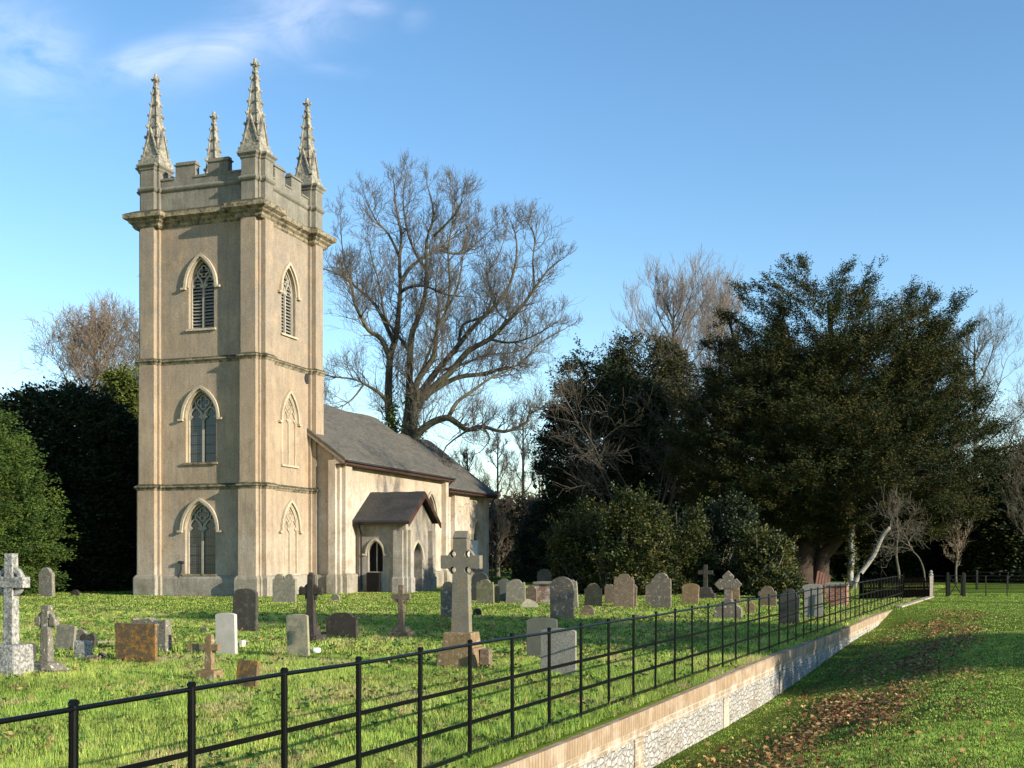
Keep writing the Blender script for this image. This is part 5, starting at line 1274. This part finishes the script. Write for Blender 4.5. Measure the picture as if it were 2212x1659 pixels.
# left yew (lit) and the dark mass behind it
evergreen('yew_tree', 20, 58, [(885, -70, -15), (920, -120, 10), (960, -160, 35), (1010, -180, 62), (1060, -200, 88), (1110, -200, 104), (1150, -200, 110), (1200, -190, 104), (1250, -180, 95), (1284, -170, 85)],
    'sunlit green yew at the far left edge', 1500, ((.048, .082, .016), (.068, .10, .018), (.028, .055, .012)), 121, ll=.15, lw=.06, ntw=6, nlf=10, L=.7, shell=.45, droop=.2, hole=.3, tips=0, lumpy=.12, freq=1.4, boughs=200, pad=7.5, spread=.35, trunk=[([Vector((-1, 0, -.2)), Vector((-1, 0, 4)), Vector((-1, 0, 8))], .5, .1)])
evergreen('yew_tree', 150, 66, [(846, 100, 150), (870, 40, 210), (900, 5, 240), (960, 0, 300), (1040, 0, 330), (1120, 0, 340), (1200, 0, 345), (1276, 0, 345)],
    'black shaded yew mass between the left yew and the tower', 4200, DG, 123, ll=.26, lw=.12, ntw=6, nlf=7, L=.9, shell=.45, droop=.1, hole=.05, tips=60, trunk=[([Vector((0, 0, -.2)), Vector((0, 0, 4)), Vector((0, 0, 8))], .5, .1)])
evergreen('conifer_tree', 285, 74, [(800, 255, 330), (850, 232, 345), (900, 225, 350), (980, 225, 350), (1100, 230, 350), (1266, 240, 350)],
    'yellow green conifer tight against the left side of the tower', 1600, ((.09, .11, .02), (.07, .09, .018), (.05, .07, .014)), 125, ll=.24, lw=.10, L=.8, shell=.5, hole=.2, trunk=[([Vector((0, 0, -.2)), Vector((0, 0, 6)), Vector((0, 0, 10))], .3, .1)], bark=M_BARK, tips=60)
# far right dark trees
evergreen('conifer_tree', 2190, 84, [(960, 2150, 2200), (1000, 2130, 2250), (1080, 2110, 2300), (1180, 2100, 2320), (1252, 2110, 2320)], 'dark tree mass at the right edge beyond the park fence', 2000, DG+YG[:2], 131, ll=.32, lw=.14, L=1.1, shell=.5, hole=.25, trunk=[([Vector((0, 0, -.2)), Vector((0, 0, 6))], .4, .1)], bark=M_BARK)
evergreen('conifer_tree', 2020, 92, [(1040, 1990, 2050), (1080, 1960, 2090), (1150, 1930, 2110), (1249, 1930, 2120)], 'dark evergreen behind the young park tree', 1500, DG, 133, ll=.34, lw=.15, L=1.1, shell=.5, hole=.2, trunk=[([Vector((0, 0, -.2)), Vector((0, 0, 5))], .4, .1)], bark=M_BARK)
evergreen('conifer_tree', 1890, 88, [(1080, 1860, 1910), (1120, 1840, 1950), (1180, 1830, 1960), (1251, 1830, 1960)], 'dark evergreen behind the leaning pale trunk', 1200, DG, 135, ll=.34, lw=.15, L=1.1, shell=.5, hole=.2, trunk=[([Vector((0, 0, -.2)), Vector((0, 0, 5))], .4, .1)], bark=M_BARK)
# far woodland understorey
rg = np.random.default_rng(55); n = 26000
Xw = rg.uniform(-75, 95, n); Yw = 112 + rg.normal(0, 4, n) + .05*np.abs(Xw); Hw = 7 + 2.4*pnoise(Xw, Yw*0, 8, 7, .35) + 1.5*pnoise(Xw, Xw*0, 9, 5, 1.2)
Zw = rg.random(n)**.8*Hw
Cw = np.stack([Xw, Yw, Zw], 1); Dw = rg.normal(0, 1, (n, 3)) + np.array([0, -.3, .5]); Dw /= np.linalg.norm(Dw, axis=1)[:, None]
V_, c_ = sprays(Cw, Dw, 1.1, 2, 4, .42, .2, rg, .5, 0, .8, ((.035, .032, .018), (.05, .038, .022), (.025, .032, .014), (.06, .042, .026)), .35)
tag(link('woodland_edge', np_mesh('woodland_edge', V_, 4, M_LEAF, c_)), 'distant dark hedge and undergrowth closing off the park', 'woodland', kind='stuff')
# far woods ring behind, to close the horizon
n = 9000; Xw = rg.uniform(-260, 300, n); Yw = 190 + rg.normal(0, 8, n); Hw = 10 + 3*pnoise(Xw, Yw*0, 18, 7, .15); Zw = rg.random(n)**.8*Hw
Cw = np.stack([Xw, Yw, Zw], 1); Dw = rg.normal(0, 1, (n, 3)); Dw /= np.linalg.norm(Dw, axis=1)[:, None]
V_, c_ = sprays(Cw, Dw, 2.5, 3, 4, 1.3, .7, rg, .5, 0, .8, ((.05, .045, .028), (.04, .045, .022)), .3)
tag(link('far_woods', np_mesh('far_woods', V_, 4, M_LEAF, c_)), 'far woods on the horizon', 'woodland', kind='stuff')
# ivy clad trunk and pale leaning trunk right of the yew
def trunk_thing(pts, r0, r1, Y, label, mat, seed, ivy=0, name='tree_trunk', twigs=True):
    k_ = Y/FU; x0 = pts[0][0]; e = empty(name, at(x0, Y)); tag(e, label, 'tree', 'thin trunks beside the yew'); P = smooth_pts([Vector(((x-x0)*k_, d_, max(-.2, EYE+(1200-y)*k_))) for x, y, d_ in pts], 3)
    tube_part('trunk', [(P, r0, r1)], mat, e, 8)
    if twigs:
        tw = Twigs(seed)
        for q in range(5): tw.grow(P[-1-q//3], (P[-1]-P[-2]).normalized() + Vector((tw.r.gauss(0, .6), tw.r.gauss(0, .5), tw.r.gauss(0, .4))), 1.5, .025, 2, .1, 2, .9, .62, 4, .25, .007)
        link('twigs', tw.mesh('twigs', M_TWIG), e)
    if ivy:
        C = np.array([list(P[int(rng.integers(0, len(P)))] + Vector((rng.normal(0, .12), rng.normal(0, .12), rng.normal(0, .25)))) for _ in range(ivy)])
        v_, c2 = sprays(C, rng.normal(0, 1, C.shape), .25, 3, 4, .13, .1, rng, colors=HG); link('ivy', np_mesh('ivy', v_, 4, M_LEAFG, c2), e)
trunk_thing([(1840, 1275, 0), (1837, 1240, 0), (1841, 1200, 0), (1838, 1160, 0), (1850, 1110, 0)], .22, .12, 70, 'ivy clad pale trunk standing right of the yew', M_BARKP, 5, 160)
trunk_thing([(1840, 1275, -.2), (1850, 1248, -.2), (1885, 1200, -.2), (1903, 1160, -.2), (1920, 1140, -.2)], .17, .11, 68, 'bare pale trunk leaning to the right beside the yew', M_BARKP, 6, 0)
trunk_thing([(1942, 1280, 0), (1942, 1240, 0), (1936, 1200, 0), (1940, 1150, 0)], .1, .05, 63, 'thin grey sapling behind the picket fence', M_BARK, 7, 0, 'sapling')
trunk_thing([(1998, 1280, 0), (1996, 1235, 0), (1985, 1205, 0), (1970, 1190, 0)], .06, .03, 62, 'crooked thin sapling behind the picket fence end', M_BARK, 8, 0, 'sapling')
# ivy tangle at the foot of the yew
# trees standing outside the view on the right: they throw the shade seen on the lawn and on the porch
def shade_tree(X, Y, H, rad, zb, label, n, seed, dens=.5):
    e = empty('park_tree', (X, Y, 0)); tag(e, label, 'tree', 'park trees right of the view'); rg = np.random.default_rng(seed)
    u = rg.normal(0, 1, (n, 3)); u /= np.linalg.norm(u, axis=1)[:, None]; u *= rg.random((n, 1))**.33
    C = u*np.array([rad, rad, (H-zb)/2]) + np.array([0, 0, (H+zb)/2])
    v_, c2 = sprays(C, u+.01, 1.0, 4, 6, .3, .13, rg, .6, 0, .8, YG, .3); link('foliage', np_mesh('foliage', v_, 4, M_LEAF, c2), e)
    tube_part('trunk', [([Vector((0, 0, -.2)), Vector((.1, 0, H*.3)), Vector((0, .1, H*.8))], H*.03, .1)], M_BARK, e, 8)
SHADE = [(24.5, 15.5, 13.5, 4.6, 1.5, 'evergreen park tree outside the right of the view', 1500, 201)]
for a_ in SHADE: shade_tree(*a_)
def bare_at(X, Y, H, rad, label, seed, **k):
    e = bare_tree(1106 + X/Y*FU, Y, 1200 - (H-EYE)*FU/Y, rad*FU/Y, label, seed, **k); return e
bare_at(28.9, 42.8, 21, 6, 'bare park tree outside the right of the view, opposite the porch', 91, lvl=3, fork=.45, ntr=8, up=.3, rmin=.012, r0=.3)

# ------------------------------------------------------------------ grass, leaves
def blades(n, qa, Y0, Y1, hmin, hmax, wd, seed, right=False, lean=.45, clump=3):
    rg = np.random.default_rng(seed); nb = n // clump
    Yb = np.sqrt(rg.uniform(Y0**2, Y1**2, nb)); Xb = rg.uniform(-.52, .52, nb)*Yb
    X = np.repeat(Xb, clump) + rg.normal(0, .02+wd*2, nb*clump); Y = np.repeat(Yb, clump) + rg.normal(0, .02+wd*2, nb*clump)
    q = DW - (X*LN.x + Y*LN.y); t = X*LD.x + Y*LD.y
    k_ = (q > .05) if right else (q < -.07)
    dx, dy = X+12.42, Y-56; lx = dx*.3206 + dy*.9472; ly = -dx*.9472 + dy*.3206
    k_ &= ~((lx > -1) & (lx < 29) & (ly > -2.1) & (ly < 8)) & ~((lx > 6.5) & (lx < 10.5) & (ly > -5.2) & (ly < 0))
    X, Y, q, t = X[k_], Y[k_], q[k_], t[k_]
    Z = ground_z(X, Y); n = len(X)
    tuft = .5 + .5*pnoise(X, Y, 5, 9, 2.6); tuft = np.clip((tuft*.9 + .4*pnoise(X, Y, 15, 9, 9.) + .2*pnoise(X, Y, 16, 9, 22.)), .03, 1.3)
    h = (hmin + (hmax-hmin)*tuft) * rg.uniform(.6, 1.25, n)
    if right: h *= 1
    else: h *= np.where(q > -1.1, 1.5, 1.0)      # longer along the fence foot
    az = rg.uniform(0, 2*np.pi, n); ln = np.abs(rg.normal(0, lean, n))
    dirx, diry = np.cos(az), np.sin(az)
    B = np.stack([X, Y, Z-.005], 1); pw = np.stack([-diry, dirx, np.zeros(n)], 1) * (wd*rg.uniform(.6, 1.3, n))[:, None]
    tip = B + np.stack([dirx*h*ln, diry*h*ln, h], 1)
    V_ = np.stack([B-pw/2, B+pw/2, tip], 1).reshape(-1, 3)
    g1, g2, g3 = np.array([.34, .46, .08]), np.array([.52, .56, .13]), np.array([.18, .32, .055]); straw = np.array([.52, .43, .20])
    m1 = np.clip(.5+1.1*pnoise(X, Y, 21, 8, 1.3), 0, 1)[:, None]; cc = g1*(1-m1) + g2*m1; m2 = rg.random((n, 1)) < .3; cc = np.where(m2, g3, cc)
    ms = pnoise(X, Y, 31, 9, 3.1) + .6*pnoise(X, Y, 33, 5, .8); isw = (rg.random(n) < np.clip((ms-.18)*2.0, .02, .62)); 
    if right: isw &= rg.random(n) < .3; cc = cc*np.array([1.0, 1.08, .95])
    cc = cc*(.52+.72*np.clip(tuft+.25, 0, 1.1))[:, None]*(1-.22*np.clip(pnoise(X, Y, 71, 7, .9)*2.2, 0, 1))[:, None]; cc = np.where(isw[:, None], straw, cc) * rg.uniform(.7, 1.25, (n, 1))
    return V_, cc
parts = [blades(250000, 0, 4.8, 11, .022, .105, .006, 1), blades(330000, 0, 11, 22, .025, .115, .010, 2), blades(260000, 0, 22, 40, .02, .10, .019, 3), blades(170000, 0, 40, 75, .03, .06, .035, 4)]
Vg = np.vstack([p[0] for p in parts]); cg = np.vstack([p[1] for p in parts])
tag(link('churchyard_grass', np_mesh('churchyard_grass', Vg, 3, M_BLADE, cg)), 'tufty green grass of the churchyard', 'grass', kind='stuff')
parts = [blades(260000, 0, 6, 14, .015, .04, .008, 11, True), blades(260000, 0, 14, 30, .015, .035, .014, 12, True), blades(160000, 0, 30, 60, .015, .035, .028, 13, True)]
Vg = np.vstack([p[0] for p in parts]); cg = np.vstack([p[1] for p in parts])
tag(link('lawn_grass', np_mesh('lawn_grass', Vg, 3, M_BLADE, cg)), 'short mown grass of the lawn outside the wall', 'grass', kind='stuff')
# broad leaved weeds and odd leaves in the churchyard grass
rg = np.random.default_rng(78); n = 9000
Y = np.sqrt(rg.uniform(6**2, 40**2, n)); X = rg.uniform(-.5, .5, n)*Y; q = DW - (X*LN.x + Y*LN.y); k2 = (q < -.1) & (pnoise(X, Y, 61, 8, 1.0) + rg.normal(0, .3, n) > -.05); X, Y = X[k2], Y[k2]
Cw = np.stack([X, Y, ground_z(X, Y)+.02], 1); Dw = np.tile([[0, 0, 1.]], (len(X), 1))
V_, c_ = sprays(Cw, Dw, .05, 4, 2, .075, .04, rg, 1.2, 0, .3, ((.10, .19, .035), (.16, .24, .05), (.07, .14, .03), (.34, .24, .10)), .25)
tag(link('lawn_weeds', np_mesh('lawn_weeds', V_, 4, M_BLADE, c_)), 'broad leaved weeds and stray leaves in the churchyard grass', 'weeds', kind='stuff')
# fallen leaves gathered in the ditch
rg = np.random.default_rng(77); n = 60000
t = rg.uniform(6, 44, n); q = np.abs(rg.normal(0, 1, n))*.95 + rg.normal(1.45, .7, n)
keep = (q > .2) & (pnoise(q*3, t, 44, 8, 1.1) + rg.normal(0, .38, n) > .12 + .55*np.abs(q-1.9)/2.2) & (rg.random(n) < np.interp(t, [6, 10, 26, 34, 44], [1, 1, .9, .55, .25]))
t, q = t[keep], q[keep]; n2 = 1400; t = np.concatenate([t, rg.uniform(6, 40, n2)]); q = np.concatenate([q, rg.uniform(.2, 8, n2)])
X = LN.x*(DW-q) + LD.x*t; Y = LN.y*(DW-q) + LD.y*t; Z = ground_z(X, Y) + .02 + rg.uniform(0, .03, len(X)); n = len(X)
a1 = rg.normal(0, 1, (n, 3))*np.array([1, 1, .35]); a1 /= np.linalg.norm(a1, axis=1)[:, None]; a2 = np.cross(a1, rg.normal(0, .4, (n, 3)) + np.array([0, 0, 1])); a2 /= np.linalg.norm(a2, axis=1)[:, None]
s_ = .016 + .04*rg.random((n, 1))**1.5; P = np.stack([X, Y, Z], 1)
ang = [0, 40, 75, 110, 145, 180, 215, 250, 285, 320]; rad = [1, .55, .95, .5, .8, .35, .8, .5, .95, .55]
V_ = np.stack([P + a1*s_*math.cos(R(a))*r_ + a2*s_*math.sin(R(a))*r_*.9 + np.array([0, 0, .012])*(i % 2) for i, (a, r_) in enumerate(zip(ang, rad))], 1).reshape(-1, 3)
pal = np.array([(.22, .10, .04), (.30, .16, .06), (.14, .065, .03), (.40, .24, .10), (.18, .09, .045), (.45, .33, .12)]); cc = pal[rg.integers(0, 6, n)]*rg.uniform(.7, 1.2, (n, 1))
tag(link('fallen_leaves', np_mesh('fallen_leaves', V_, 10, M_DEAD, cc)), 'brown fallen leaves gathered in the ditch below the wall', 'leaves', kind='stuff')
